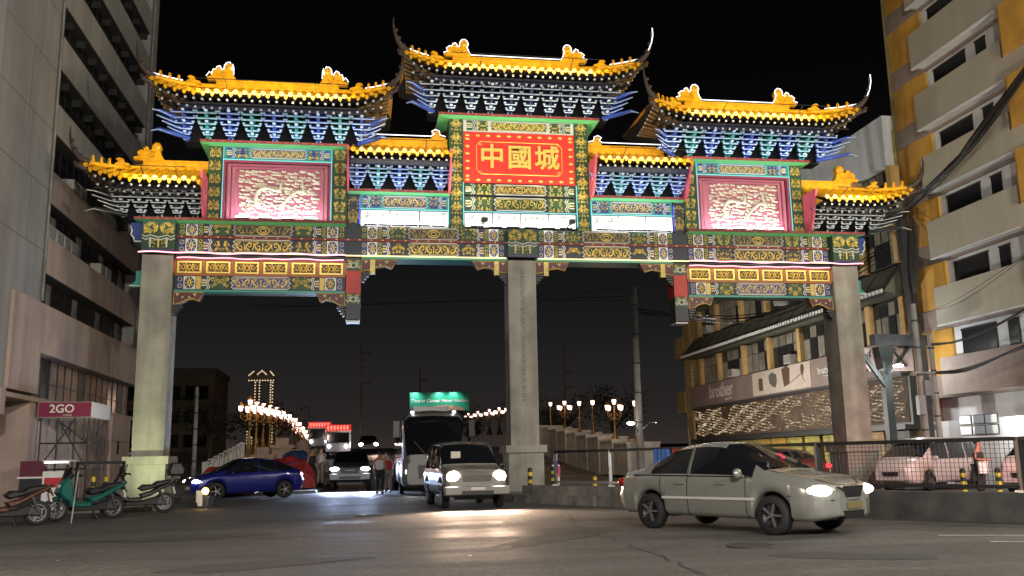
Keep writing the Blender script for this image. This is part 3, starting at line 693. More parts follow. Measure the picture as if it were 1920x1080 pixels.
    ra.box(cx-W+.9*hip[-1]+.05, cx+W-.9*hip[1]-.05, -.98, -.80, bz, bz+.16, 2)
    o = ra.build('rafters', [G_rafter, mat('rafter_end_white', (.6, .6, .58), .5), mat('purlin_blue', (.012, .016, .05), .5)], R); o['kind'] = 'stuff'
    # side rafter fan and corner beam at hip ends
    for s in (-1, 1):
        if not hip[s]: continue
        fn = MB(); zc = ze(s*W)
        for k in range(9):
            y = -D+.25+k*.3; zz = zc-.2-.16*min(1, k/5.)
            fn.beam((cx+s*(W-.1-.02*k), y, zz), (cx+s*(W-1.2), y*.7+.1, z_e-.12), .08, .08, 0)
            fn.box(*sorted((cx+s*(W-.1-.02*k), cx+s*(W-.085-.02*k))), y-.04, y+.04, zz-.04, zz+.04, 1)
        fn.build('corner_rafter', [mat('gilt_rafter', (.20, .12, .04), .5), MATS['rafter_end_white']], R)
        cb = MB(); cb.tube([(cx+s*(W-1.1), -.5, z_e-.22), (cx+s*(W-.3), -D+.25, zc-.2), (cx+s*(W+.08), -D-.1, zc-.08), (cx+s*(W+.16), -D-.16, zc+.02)], [.1, .1, .09, .04], 6); cb.ball((cx+s*(W+.08), -D-.12, zc-.1), (.1, .1, .08), 0, 8, 5)
        cb.build('corner_beam', G_horn, R)
        # hip ridge and upturned horn
        H = []
        for k in range(7):
            a = Rl[s]+(W-Rl[s])*k/6; H.append((cx+s*a, ytop(s*a), ztop(s*a)+.10))
        hr = MB(); hr.tube(H, .085, 6); hr.build('hip_ridge', G_tile, R)
        e = H[-1]; HP = [(e[0]-s*.2, e[1]+.12, e[2]-.02), (e[0]+s*.02, e[1]-.04, e[2]+.05), (e[0]+s*.17, e[1]-.14, e[2]+.26), (e[0]+s*.27, e[1]-.18, e[2]+.52), (e[0]+s*.32, e[1]-.2, e[2]+.80), (e[0]+s*.31, e[1]-.2, e[2]+1.05)]
        hn = MB(); hn.tube(HP, [.11, .10, .08, .055, .035, .012], 8)
        for k in (1, 2, 3): p = HP[k]; hn.ball((p[0]-s*.05, p[1]-.06, p[2]+.05), (.07, .05, .07), 0, 7, 4)
        hn.build('ridge_horn', G_horn, R)
        for k in range(3):
            t = .56+.13*k; a = Rl[s]+(W-Rl[s])*t; inst('ridge_figure', FIGM, R, (cx+s*a, ytop(s*a), ztop(s*a)+.15), (1.2, 1.2, .72))
        inst('ridge_scroll', SML[-s][0], R, (cx+s*(Rl[s]+(W-Rl[s])*.34), ytop(s*(Rl[s]+(W-Rl[s])*.34)), ztop(s*(Rl[s]+(W-Rl[s])*.34))+.12), (1.1, 1, .8))
        if s in neon:
            t = MB(); t.tube([(p[0], p[1]-.03, p[2]+.10) for p in H[3:]]+[(p[0]+s*.03, p[1]-.08, p[2]+.1) for p in HP[1:(6 if neon[s] == 2 else 2)]], .017, 5); t.build('neon_tube', N_white, R)
    # main ridge
    rg = MB(); a, b = cx-Rl[-1], cx+Rl[1]
    rg.box(a, b, YR-.11, YR+.11, z_r-.05, z_r+.30, 0)
    for z, d in ((z_r+.02, .15), (z_r+.13, .135), (z_r+.29, .15)): rg.box(a-.02, b+.02, YR-d, YR+d, z, z+.055, 0)
    rg.build('main_ridge', G_tile, R)
    zt = z_r+.345; out = []
    if orn == 'dragon':
        for s in (-1, 1):
            if not hip[s]: continue
            px = cx+s*(Rl[s]-.35); me, P = DRG[s]; me, P = DRG[-s]; inst('ridge_dragon', me, R, (px, YR, zt), (1.05, 1.2, 1.05))
            out.append((s, [(px+x*1.05, YR-.14, zt+z*1.05+.015) for x, z in P[1:-1]]))
    else:
        for s in (-1, 1):
            px = cx+s*(Rl[s]-.3); me, P = SML[s]; inst('ridge_scroll', me, R, (px, YR, zt-.04), (1.25, 1.2, 1)); out.append((s, [(px+x*1.25, YR-.12, zt+z) for x, z in P[1:-1]]))
    if 0 in neon:
        pts = []
        for s, P in out:
            pts += P if (P[0][0] < P[-1][0]) else P[::-1]
        if len(out) == 2 and neon[0] != 'ends':
            t = MB(); t.tube(pts, .016, 5); t.build('neon_tube', N_white, R)
        elif neon[0] == 'ends':
            for s, P in out:
                P2 = [p for p in P if (p[0]-cx)*s > Rl[s]-.6]; P2 = sorted(P2, key=lambda p: p[0])
                t = MB(); t.tube(P2, .016, 5); t.build('neon_tube', N_white, R)
    # bracket clusters
    bh = bz-z_led-.09
    cols = {'blue': ([G_blue2, G_btrim], [G_gbracket, G_btrim]), 'dark': ([G_rafter, mat('bracket_grey_edge', (.5, .52, .5), .5)],)*2, 'mix': ([mat('bracket_black_blue', (.012, .02, .06), .5), mat('bracket_pale_edge', (.48, .56, .62), .5)],)*2}[bcols]
    bx0 = cx-W+(1.05 if hip[-1] else .28); bx1 = cx+W-(1.05 if hip[1] else .28); nb = max(2, round((bx1-bx0)/bspace)); st = (bx1-bx0)/nb
    ms = [bracket_mesh(fy-.28, bh, 6, (wmax+.04)*st, c) for c in cols]
    back = MB(); back.box(bx0-.1, bx1+.1, .1, .7, z_led+.09, z_e+.1); back.build('bracket_wall', mat('bracket_wall_black', (.003, .003, .004), .7, spec=.2), R)
    for k in range(nb+1 if True else nb):
        x = bx0+k*st; me = ms[k % 2]; inst('bracket_cluster', me, R, (x, .0, z_led+.10))
    for s in (-1, 1):
        if not hip[s]: continue
        wg = MB()                                          # long sweeping corner arms
        for k in range(5):
            z = z_led+.16+k*bh*.17; o = .45+.15*k; x = cx+s*(W-1.15)
            P = [(x, -.15, z), (x+s*o*.5, -.15-o*.45, z-.02), (x+s*o, -.15-o*.9, z+.05)]
            if k in (0, 4): P = [(x, -.15, z), (x+s*.45, -.65, z-.02), (x+s*.8, -1.05, z-.05*(k == 0)+.02), (x+s*1.0, -1.22, z-.16*(k == 0)+.0)]
            wg.tube(P, [.06, .055, .03] if len(P) == 3 else [.08, .08, .065, .012], 5, 0); wg.tube([(p[0], p[1]-.06, p[2]-.03) for p in P], .016, 4, 1)
        wg.build('corner_bracket', cols[0] if bcols == 'dark' else [G_blue2, G_btrim], R)
    # light bars: warm on the tiles, cool under the brackets
    if glow_p[0]:
        lw = 2*W-(1.6 if hip[-1] else .3)-(1.6 if hip[1] else .3); lx = cx+((.65 if hip[-1] else 0)-(.65 if hip[1] else 0))
        br = MB(); br.box(lx-lw/2, lx+lw/2, -D-.58, -D-.56, z_e+.22, z_e+.24); br.beam((lx-lw*.3, -D-.57, z_e+.22), (lx-lw*.3, -D+.3, z_e-.15), .02); br.beam((lx+lw*.3, -D-.57, z_e+.22), (lx+lw*.3, -D+.3, z_e-.15), .02); br.build('light_bar', G_rafter, R)
        light('AREA', (lx, -D-.55, z_e+.24), glow_p[0]*1.75, (1, .83, .45), R, aim=(0, 1, .25), size=lw, sizey=.06)
    if glow_p[1]:
        light('AREA', ((bx0+bx1)/2, -.85, z_led-.05), glow_p[1]*1.35, (.80, .90, 1), R, aim=(0, .62, 1), size=bx1-bx0, sizey=.06)
    return R
roof(0, 4.25, 14.62, 2.35, 15.45, 13.3, 14.33, 'hip', 'hip', .74, .42, {-1: 1, 1: 2, 0: 1}, glow_p=(60, 22), bcols='mix')
roof(-8.53, 3.98, 13.28, 2.1, 14.12, 11.98, 12.93, 'hip', 'hip', .78, .42, {-1: 1, 1: 1, 0: 'ends'}, glow_p=(70, 22))
roof(8.53, 3.98, 13.28, 2.1, 14.12, 11.98, 12.93, 'hip', 'hip', .78, .42, {1: 2, 0: 1}, glow_p=(62, 22))
roof(-4.3, 1.72, 11.56, 1.6, 12.22, 10.42, 11.2, 'flat', 'flat', .78, .42, {0: 1}, D=1.2, orn='small', glow_p=(30, 13), fy=.75)
roof(4.3, 1.72, 11.56, 1.6, 12.22, 10.42, 11.2, 'flat', 'flat', .78, .42, {0: 1}, D=1.2, orn='small', glow_p=(30, 13), fy=.75)
roof(-12.55, 1.8, 10.28, .35, 11.12, 9.24, 10.12, 'hip', 'flat', .62, .42, {}, glow_p=(34, 5), bcols='dark')
roof(12.55, 1.8, 10.28, .35, 11.12, 9.24, 10.12, 'flat', 'hip', .62, .42, {}, glow_p=(34, 5), bcols='dark')
# pink gable boards beside the roofs
for s, x, z0, z1 in ((-1, -10.74, 9.25, 10.75), (1, 10.74, 9.25, 10.75), (-1, -6.04, 10.4, 11.75), (-1, -2.56, 10.4, 11.75), (1, 2.56, 10.4, 11.75), (1, 6.04, 10.4, 11.75)):
    mb = MB(); w = .1; mb.prism([(-.12, z0), (-.5, z0+.1), (-.75, z0+.5), (-1.0, z1-.25), (-1.12, z1), (.1, z1), (.1, z0)], x-.035, x+.035, 0, ax='x')
    mb.build('gable_board', mat('gable_pink', (.62, .10, .16), .5), A)
# --- flood fixtures for the panels
def flood_row(x0, x1, n, z, y, p, col=(1, .96, .98)):
    mb = MB()
    for k in range(n):
        x = x0+(x1-x0)*(k+.5)/n; mb.box(x-.22, x+.22, y-.05, y+.05, z, z+.05, 0); mb.box(x-.20, x+.20, y-.055, y+.04, z+.05, z+.09, 1)
    mb.build('flood_fixture', [G_rafter, N_led], A)
    light('AREA', ((x0+x1)/2, y+.02, z+.11), p, col, A, aim=(0, .55, 1), size=x1-x0, sizey=.08)
flood_row(-9.9, -6.9, 4, 9.335, -.26, 36); flood_row(6.9, 9.9, 4, 9.335, -.26, 36)
flood_row(-5.5, -2.7, 6, 9.24, -.16, 7); flood_row(2.7, 5.5, 6, 9.24, -.16, 7); flood_row(-1.9, 1.9, 6, 9.24, -.2, 8)
for s in (-1, 1):      # warm spots for the sign and its posts, carried on arms out from the beam
    mb = MB(); mb.beam((s*1.5, .0, 9.2), (s*1.5, -1.5, 9.12), .04); mb.box(s*1.5-.1, s*1.5+.1, -1.62, -1.46, 9.1, 9.22); mb.build('spot_arm', G_rafter, A)
    light('SPOT', (s*1.5, -1.55, 9.26), 420, (1, .86, .55), A, aim=(s*.15, 1.5, 2.9), size=.06, spot=95, blend=.8)
    # column uplights
    f = thing('floodlight', f'small floodlight on the ground washing the {"left" if s < 0 else "right"} column of the gateway', 'floodlight', (s*12.2+(.3 if s < 0 else 0), -2.3, .0), group='ground floodlights')
    mb = MB(); x = s*12.2+(.3 if s < 0 else 0); mb.box(x-.15, x+.15, -2.4, -2.2, .0, .06); mb.box(x-.13, x+.13, -2.36, -2.22, .08, .26); mb.beam((x-.15, -2.3, .05), (x-.15, -2.3, .2), .02); mb.build('housing', M_black, f)
    mb = MB(); mb.box(x-.11, x+.11, -2.22, -2.21, .1, .24); mb.build('lens', glow('flood_lens_green', (.85, 1, .55), 4), f)
    light('SPOT', (x, -2.15, .2), 300 if s < 0 else 150, (.88, 1, .52), f, aim=(0, 2.3, 2.6), size=.05, spot=110, blend=.9)

for s in (-1, 1):      # warm line lights under the lintels
    light('AREA', (s*8.85, -.30, 8.02), 16, (1, .80, .50), A, aim=(0, .75, -1), size=5.4, sizey=.05); light('AREA', (s*3.1, -.30, 8.14), 9, (1, .84, .5), A, aim=(0, .6, 1), size=4.9, sizey=.05); light('AREA', (s*8.85, -.42, 8.14), 9, (1, .84, .6), A, aim=(0, .6, 1), size=5.4, sizey=.05)
# ================================================================ left concrete office block
random.seed(3)
B_conc = mat('office_concrete', (.31, .305, .295), .88, var=.16, vs=.45, streak=.16, bump=.12, bs=6)
B_pink = mat('pinkish_render', (.44, .34, .295), .88, var=.14, vs=.8, streak=.18, bump=.08, bs=8)
B_dark = mat('window_recess_dark', (.014, .014, .013), .8)
B_curt = mat('drawn_curtain', (.36, .24, .17), .9, var=.3, vs=3)
B_curtd = mat('grey_curtain', (.16, .155, .14), .9, var=.4, vs=3)
B_ac = mat('aircon_casing', (.45, .43, .40), .6, var=.2)
LB = thing('office_building', 'tall grey concrete office block with deep ribbon windows', 'building', (-15.5, 4, 0))
X0 = -15.5
mb = MB(); mb.box(-34, -16.64, -3.05, 12.7, 0, 3.5); mb.box(-34, -16.64, -5.2, 12.7, 3.5, 27); mb.build('wall', B_conc, LB)
mb = MB(); mb.box(-16.64, -16.6, -.62, 11.3, 4.8, 26.9); mb.build('recess_back', B_dark, LB)
OP = [(3.41, 4.77), (6.38, 7.38), (8.57, 9.69), (10.75, 12.05), (13.08, 14.33), (15.48, 16.6), (17.75, 18.95), (20.1, 21.2), (22.3, 23.4)]
for a, b, z in ((-5.2, -.62, 6.34), (-5.2, -3.1, 3.5), (11.3, 12.7, 4.8)): mb = MB(); mb.box(-16.64, X0, a, b, z, 27 if z > 4 else 6.34); mb.build('pier', B_conc, LB)
mb = MB()
for z in range(8, 27, 2): mb.box(X0, X0+.006, -5.2, -.62, z+.0, z+.03, 0); mb.box(X0, X0+.006, -2.9+.3*(z % 3), -2.87+.3*(z % 3), z, z+2, 0)
mb.build('wall_joint', mat('joint_dark', (.17, .165, .155), .9), LB)['kind'] = 'stuff'
mb = MB(); mb.box(-16.6, X0+.10, -3.1, -.62, 3.5, 6.34); mb.box(-16.6, X0+.10, -.62, 12.4, 4.79, 6.34); mb.build('spandrel', B_pink, LB)
for i in range(1, len(OP)):
    z0 = OP[i][1]; z1 = OP[i+1][0] if i+1 < len(OP) else 27
    mb = MB(); mb.box(-16.6, X0, -.62, 11.3, z0, z1); mb.build('spandrel', B_conc if i > 2 else B_pink, LB)
    mb = MB(); mb.box(-15.95, X0-.03, -.61, 11.29, OP[i][1]-.03, OP[i][1]-.003); mb.build('soffit', B_dark, LB)
for i, (z0, z1) in enumerate(OP[1:], 1):
    for k in range(8):
        a = -.6+k*1.48
        mb = MB(); mb.box(-16.0, -15.95, a, a+1.40, z0-.02, z1+.0, 2); mb.box(-15.96, -15.93, a+.68, a+.72, z0, z1, 1); mb.box(-15.96, -15.93, a, a+1.4, z0+.62*(z1-z0), z0+.62*(z1-z0)+.04, 1)
        w = mb.build('window', [M_pane, B_dark, mat('night_window', (.006, .006, .0065), .4)], LB)
        if i < 3 and k % 2:
            mb = MB(); mb.box(-15.94, -15.92, a+.1, a+.62, z0+.05, z1-.1); mb.build('curtain', B_curtd, w)
        if i > 3:
            mb = MB(); mb.box(-15.94, X0-.12, a+1.4, a+1.47, z1-.30, z1-.04); mb.build('soffit_bracket', B_dark, LB)
me = MB().box(-.3, .3, -.36, .36, 0, .46, 0); me.box(.3, .315, -.3, .3, .05, .41, 1)
for q in range(6): me.box(.315, .32, -.29, .29, .08+q*.055, .10+q*.055, 0)
me = me.mesh('air_conditioner', [B_ac, mat('aircon_grille', (.12, .12, .12), .6)])
k = 0
for z, ys in ((8.57, (.15, .95, 1.75, 2.5, 6.2, 7.0)), (10.75, (2.3, 3.1, 6.4, 7.2, 9.8)), (6.38, ())):
    for j, y in enumerate(ys):
        o = bpy.data.objects.new('air_conditioner', me); COL.objects.link(o); o.location = (-15.85, y, z+.001)
        tag(o, f'boxy window air conditioner standing on the {"lower" if z < 9 else "upper"} ribbon ledge of the grey office block, number {j+1} counted from its near end' if 0 else
            ('air conditioner on the %s office block ledge, %s' % ('lower' if z < 9 else 'upper', ('nearest the street corner', 'next after the corner one', 'third along the ledge', 'fourth along the ledge', 'fifth along, beyond a gap', 'last one behind the column')[j])), 'air conditioner', 'air conditioners on the office block ledges')
# lower glazed strip with fins and curtains, z 3.41-4.77
for k in range(16):
    a = -.58+k*.8; m_ = [M_pane, B_curtd, M_pane, B_curt, B_curt, B_curt, B_curt, B_curtd, B_curt, B_curt, B_curt, B_curt, M_pane, M_pane, B_curtd, B_curt][k]
    mb = MB(); mb.box(-15.9, -15.86, a, a+.72, 3.38, 4.78, 0); mb.box(-15.86, -15.84, a, a+.72, 3.98, 4.02, 1); mb.box(-15.86, -15.83, a+.72, a+.80, 3.38, 4.78, 1); mb.build('window', [m_, M_darksteel], LB)
mb = MB(); mb.box(-16.6, -15.6, -.6, 8.3, 0, 3.3); mb.box(-16.6, -15.5, -3.0, 12.2, 3.28, 3.42); mb.build('ground_floor_wall', B_pink, LB)
for k in range(11):
    mb = MB(); a = .3+k*.74; mb.box(-15.62, -15.5, a, a+.56, .2, 3.2); mb.build('pilaster', B_pink, LB)
mb = MB(); mb.box(-16.6, -15.42, 8.4, 11.35, 0, 3.32, 0); mb.box(-15.425, -15.40, 9.3, 9.55, 1.75, 2.3, 1); mb.box(-15.425, -15.412, 8.4, 11.35, 2.28, 2.3, 1); mb.build('end_wall', [B_pink, B_dark], LB)
mb = MB(); mb.box(-19, -16.62, -3.3, -3.04, 0, 3.5, 0); mb.box(-18.4, -17.6, -3.34, -3.28, 0, 2.7, 1); mb.box(-17.35, -16.75, -3.33, -3.29, 0, 2.8, 2); mb.build('shop_front', [mat('shop_panel', (.42, .42, .41), .6, var=.2), M_pane, M_white], LB)
mb = MB(); mb.box(-20, -15.45, -3.4, -3.05, 2.75, 3.5); mb.build('fascia', B_pink, LB)
for y, z0, z1 in ((-.75, 6.4, 27), (11.5, 4.9, 27)):
    mb = MB(); mb.tube([(X0+.07, y, z0), (X0+.07, y, z1)], .05, 6); mb.build('downpipe', mat('downpipe_grey', (.2, .195, .185), .7, var=.3), LB)
# ---- sign canopy on a scaffold
SC = thing('sign_canopy', 'boxy maroon shop sign projecting from the office block over a scaffold', 'sign', (-14.7, .8, 0))
mb = MB(); mb.box(-15.48, -13.9, -.2, 2.0, 2.8, 3.28, 0); mb.add([(-15.47, -.204, 2.81), (-13.91, -.204, 2.81), (-13.91, -.204, 3.27), (-15.47, -.204, 3.27)], [(0,1,2,3)], 1)
mb.build('sign_box', [mat('sign_pale_side', (.62, .56, .50), .6), mat('sign_maroon', (.20, .012, .055), .5)], SC)
lettering('2GO', .36, M_white, SC, (-14.78, -.212, 3.06), (PI/2, 0, 0), ext=.006, off=.006)
lettering('EXPRESS', .07, M_white, SC, (-14.6, -.212, 2.865), (PI/2, 0, 0), ext=.003)
mb = MB()
for x, y in ((-15.4, -.1), (-14.9, -.1), (-14.4, -.1), (-13.98, -.1), (-13.98, 1.0), (-13.98, 1.9)): mb.tube([(x, y, .12), (x, y, 2.8)], .03, 6)
for z in (1.2, 2.0): mb.tube([(-15.4, -.1, z), (-13.98, -.1, z)], .025, 6); mb.tube([(-13.98, -.1, z), (-13.98, 1.9, z)], .025, 6)
for a, b in (((-15.4, -.1, 1.2), (-14.4, -.1, 2.75)), ((-14.9, -.1, 2.75), (-13.98, -.1, 1.2)), ((-14.9, -.1, 2.7), (-13.98, -.1, 2.0)), ((-13.98, -.1, 2.0), (-13.98, 1.9, 2.75))): mb.tube([a, b], .022, 6)
for q in (-.15, .15): mb.tube([(-13.98+q, -.05, 2.78), (-13.98+q, -.05, 2.2), (-13.98, -.05, 2.05)], .02, 6)
mb.build('scaffold', M_black, SC)
for x0, lab in ((-16.2, 'rusty'), ):
    T = thing('scaffold_tower', 'dark tube scaffold tower with cross braces standing in front of the left shop front', 'scaffold', (-16.0, -3.9, 0))
    mb = MB()
    for x in (-17.4, -15.9):
        for y in (-4.3, -3.6): mb.tube([(x, y, .0), (x, y, 2.7)], .025, 6)
    for z in (.3, 1.3, 2.2): mb.tube([(-17.4, -4.3, z), (-15.9, -4.3, z)], .02, 6); mb.tube([(-15.9, -4.3, z), (-15.9, -3.6, z)], .02, 6)
    mb.tube([(-17.4, -4.3, .3), (-15.9, -4.3, 1.3)], .018, 6); mb.tube([(-15.9, -4.3, 1.3), (-17.4, -4.3, 2.2)], .018, 6); mb.build('frame', M_darksteel, T)
K = thing('kiosk_counter', 'small maroon and white counter with a lit shelf beside the scaffold', 'counter', (-14.6, -1.6, .13))
mb = MB(); mb.box(-15.3, -14.1, -1.9, -1.4, .13, .95, 0); mb.box(-15.35, -14.05, -1.95, -1.35, .95, 1.0, 1); mb.box(-15.3, -14.7, -1.92, -1.4, 1.0, 1.45, 2); mb.box(-14.7, -13.9, -1.9, -1.4, 1.42, 1.47, 1); mb.box(-14.0, -13.95, -1.85, -1.8, .13, 1.45, 3); mb.build('cabinet', [M_darksteel, M_white, mat('counter_maroon', (.12, .02, .04), .5), M_galv], K)
mb = MB(); mb.box(-14.65, -14.0, -1.91, -1.895, 1.385, 1.415); mb.build('shelf_light', glow('shelf_light', (1, .96, .9), 5), K)
ST = thing('standee_board', 'white standing notice board with a red panel behind the teal scooter', 'notice board', (-13.7, -4.0, .13))
mb = MB(); mb.box(-14.0, -13.45, -4.03, -3.97, .13, 1.15, 0); mb.box(-13.95, -13.5, -4.036, -4.03, .72, .98, 1); mb.build('board', [M_white, mat('notice_red', (.5, .03, .04), .5)], ST)
TV = thing('display_screen', 'pale blue glowing screen on a dark stand at the left shop', 'screen', (-16.1, -5.3, 0))
mb = MB(); mb.box(-16.6, -15.75, -5.32, -5.26, 1.05, 1.62, 0); mb.box(-15.9, -15.8, -5.3, -5.2, .0, 1.05, 0); mb.box(-16.5, -16.4, -5.3, -5.2, .0, 1.05, 0); mb.build('casing', [M_black], TV)
mb = MB(); mb.box(-16.57, -15.78, -5.328, -5.322, 1.08, 1.59, 0)
for k in range(6): mb.box(-16.5+.12*k, -16.42+.12*k, -5.332, -5.329, 1.15+.02*(k % 3), 1.5-.03*(k % 2), 1)
mb.build('screen', [glow('screen_glow', (.35, .65, .95), .9), glow('screen_bar', (.8, .95, 1), 1.2)], TV)
for k, (x, y) in enumerate(((-13.1, -2.5), (-12.75, -2.5), (-12.4, -2.5))):
    t = MB()
    for q in range(6): t.lathe([(.06, .13+q*.14), (.06, .27+q*.14)], (x, y, 0), 10, q % 2)
    t.lathe([(.06, .97), (.001, 1.0)], (x, y, 0), 10, 0)
    tag(t.build('bollard', [M_black, M_yellow]), ('yellow and black striped bollard behind the teal scooter, %s of three' % ('nearest the shop', 'middle', 'nearest the gateway column')[k]), 'bollard', 'striped bollards on the left pavement')

# ================================================================ right: printer shop building
B_sand = mat('sand_render', (.40, .30, .13), .8, var=.2, streak=.25)
B_olive = mat('olive_metal_roof', (.135, .14, .10), .6, var=.25, vs=1.5, streak=.3)
B_yel = mat('yellow_pilaster', (.55, .36, .14), .7, var=.15)
B_frame = mat('window_frame_dark', (.03, .032, .032), .5)
B_pane = mat('frosted_pane', (.24, .22, .18), .35, var=.35, vs=2)
B_blueg = mat('grey_blue_fascia', (.72, .75, .77), .6, var=.08, streak=.12)
RB = thing('shop_building', 'sand coloured shop building with window rows, olive canopies and a banner', 'building', (17.0, 17, 0))
XR = 17.0
mb = MB(); mb.box(17.4, 30, 4.3, 30, 0, 15.2); mb.build('wall', B_sand, RB)
mb = MB(); mb.box(17.0, 17.5, 4.36, 30.3, 13.6, 15.9); mb.build('parapet', B_blueg, RB)
def window_row(z0, z1):
    ys = [4.2, 6.9, 10.4, 13.75, 17.45, 21.05, 25.0, 28.2]
    for a, b in zip(ys[:-1], ys[1:]):
        mb = MB(); mb.box(XR-.05, XR+.4, a-.17, a+.17, z0, z1); mb.build('pilaster', B_yel, RB)
        mb = MB(); mb.box(XR+.2, XR+.3, a+.17, b-.17, z0, z1, 0); W_ = mb.build('window', B_frame, RB)
        n = 4; w = (b-a-.34)/n
        for k in range(n):
            for z_0, z_1 in ((z0+.06, z0+.62*(z1-z0)), (z0+.65*(z1-z0), z1-.06)):
                mb = MB(); mb.box(XR+.17, XR+.2, a+.17+k*w+.06, a+.17+(k+1)*w-.06, z_0, z_1); mb.build('pane', random.choice((B_pane, B_pane, M_pane)), W_)
    mb = MB(); mb.box(XR-.05, XR+.4, 28.03, 28.37, z0, z1); mb.build('pilaster', B_yel, RB)
for z0, z1 in ((6.0, 7.75), (9.25, 11.0), (11.9, 13.5)): window_row(z0, z1)
for z, zt in ((7.95, 9.15), (11.05, 11.85)):
    mb = MB(); mb.prism([(XR-.9, z), (XR-.85, z+.02), (XR+.1, zt), (XR+.4, zt), (XR+.4, z-.1), (XR-.2, z-.12)], 4.0, 29.6, 0)
    for k in range(17): mb.prism([(XR-.91, z), (XR-.86, z+.03), (XR+.09, zt+.01), (XR+.09, zt-.01)], 4.3+k*1.5, 4.34+k*1.5, 1)
    mb.build('canopy', [B_olive, B_frame], RB)
    mb = MB()
    for k in range(85): mb.box(XR-.95, XR-.9, 4.05+k*.3, 4.24+k*.3, z-.06, z+.10)
    mb.build('canopy_trim', M_white, RB)['kind'] = 'stuff'
    mb = MB(); mb.box(XR-.92, XR-.86, 4.0, 29.6, z-.2, z-.06); mb.build('gutter', B_frame, RB)
# banner
mb = MB(); mb.box(XR-.12, XR+.2, 4.6, 30, 4.55, 5.95); BN = mb.build('banner', mat('banner_taupe', (.24, .185, .165), .6, var=.15, vs=.8), RB)
RZ = (PI/2, 0, -PI/2)
lettering('brother', 1.25, mat('banner_lettering', (.60, .50, .44), .6), BN, (XR-.13, 24.6, 5.35), RZ, ext=.01, off=.012)
lettering('at your side', .22, MATS['banner_lettering'], BN, (XR-.13, 23.4, 4.78), RZ, ext=.006)
mb = MB(); mb.box(XR-.15, XR-.12, 12.45, 19.6, 4.62, 5.93); mb.build('banner_panel', mat('banner_cream', (.50, .42, .36), .6, var=.1), BN)
PRN = [mat('print_brown', (.10, .055, .035), .6), mat('print_grey', (.10, .095, .085), .6)]
mb = MB()
mb.box(XR-.17, XR-.15, 18.2, 18.7, 4.85, 5.55, 0); mb.build('printed_picture', PRN, BN); mb = MB()
mb.prism([(17.0, 5.0), (17.3, 5.2), (17.35, 5.6), (16.9, 5.75), (16.4, 5.6), (16.35, 5.2), (16.6, 4.9)], XR-.17, XR-.15, 1, ax='x'); mb.build('printed_picture', PRN, BN); mb = MB()
mb.prism([(15.7, 5.8), (15.1, 5.95), (14.75, 5.75), (14.85, 4.95), (15.5, 4.85)], XR-.17, XR-.15, 0, ax='x'); mb.build('printed_picture', PRN, BN); mb = MB()
mb.prism([(13.35, 5.2), (13.1, 5.6), (13.2, 5.85), (13.45, 5.8), (13.5, 5.5), (13.3, 5.1), (13.0, 4.9)], XR-.17, XR-.15, 0, ax='x')
mb.beam((XR-.16, 14.7, 5.0), (XR-.16, 13.5, 5.35), .03, .03, 1); mb.build('printed_picture', PRN, BN)
mb = MB(); mb.box(XR-.15, XR-.12, 7.2, 9.6, 4.75, 5.9, 0); mb.box(XR-.165, XR-.15, 7.9, 8.8, 5.15, 5.75, 1); mb.ribbon([(0, 0), (0, 0)], .01); mb.build('banner_panel', [MATS['banner_cream'], mat('banner_red', (.45, .03, .03), .5)], BN)
mb = MB(); mb.prism([(8.7, 5.3), (8.0, 5.3), (8.0, 5.6), (8.35, 5.45)], XR-.175, XR-.165, 0, ax='x'); mb.build('red_emblem', MATS['banner_cream'], BN)
lettering('brother', .46, M_white, BN, (XR-.13, 11.0, 5.3), RZ, ext=.006, off=.006); lettering('at your side', .12, M_white, BN, (XR-.13, 10.9, 5.05), RZ, ext=.004)
mb = MB(); mb.box(XR-.14, XR+.2, 4.5, 30, 4.40, 4.55); mb.box(XR+.1, XR+.4, 4.3, 30, 2.4, 4.4); mb.box(XR-.3, XR+.4, 4.3, 30, 2.2, 2.4); mb.build('lower_fascia', B_frame, RB)
mb = MB(); mb.box(XR+.07, XR+.1, 4.5, 29.8, 2.5, 4.38); mb.build('light_curtain_backing', mat('curtain_brown', (.09, .06, .04), .8, var=.5, vs=4), RB)
# curtain of fairy lights
mb = MB(); rnd = random.Random(9)
for r in range(13):                                      # strings hung in sagging rows, with bald patches
    z0 = 2.72+r*.125; y = 4.6
    while y < 29.6:
        y += rnd.uniform(.09, .22)*(1+.02*max(0, y-10))
        z = z0+.07*math.sin(y*2.6+r)+rnd.uniform(-.02, .02); d = noise.noise((y*.55, z*1.6, 3))+.35*noise.noise((y*2, z*3, 9))
        if d < -.34 or (14.0 < y < 15.4 and 3.0 < z < 3.7): continue
        q = rnd.uniform(.012, .026)*(1+max(0, y-12)*.035); mb.box(XR-.02, XR+.05, y-q, y+q, z-q, z+q, rnd.choice((0, 0, 1, 2, 2)))
tag(mb.build('fairy_lights', [glow('fairy_warm', (1, .72, .40), .32), glow('fairy_white', (1, .84, .62), .7), glow('fairy_dim', (1, .6, .28), .2)], RB), kind='stuff')
for k in range(13):
    mb = MB(); a = 4.6+k*1.95; mb.box(XR+.05, XR+.35, a, a+1.6, .14, 2.15, 0)
    for q in range(9): mb.box(XR+.03, XR+.05, a, a+1.6, .3+q*.22, .32+q*.22, 1)
    mb.build('shutter', [random.choice((mat('shutter_ochre', (.40, .24, .05), .6, var=.3), mat('shutter_grey', (.12, .115, .10), .6, var=.3), mat('shutter_olive', (.30, .26, .06), .6, var=.3))), B_frame], RB)
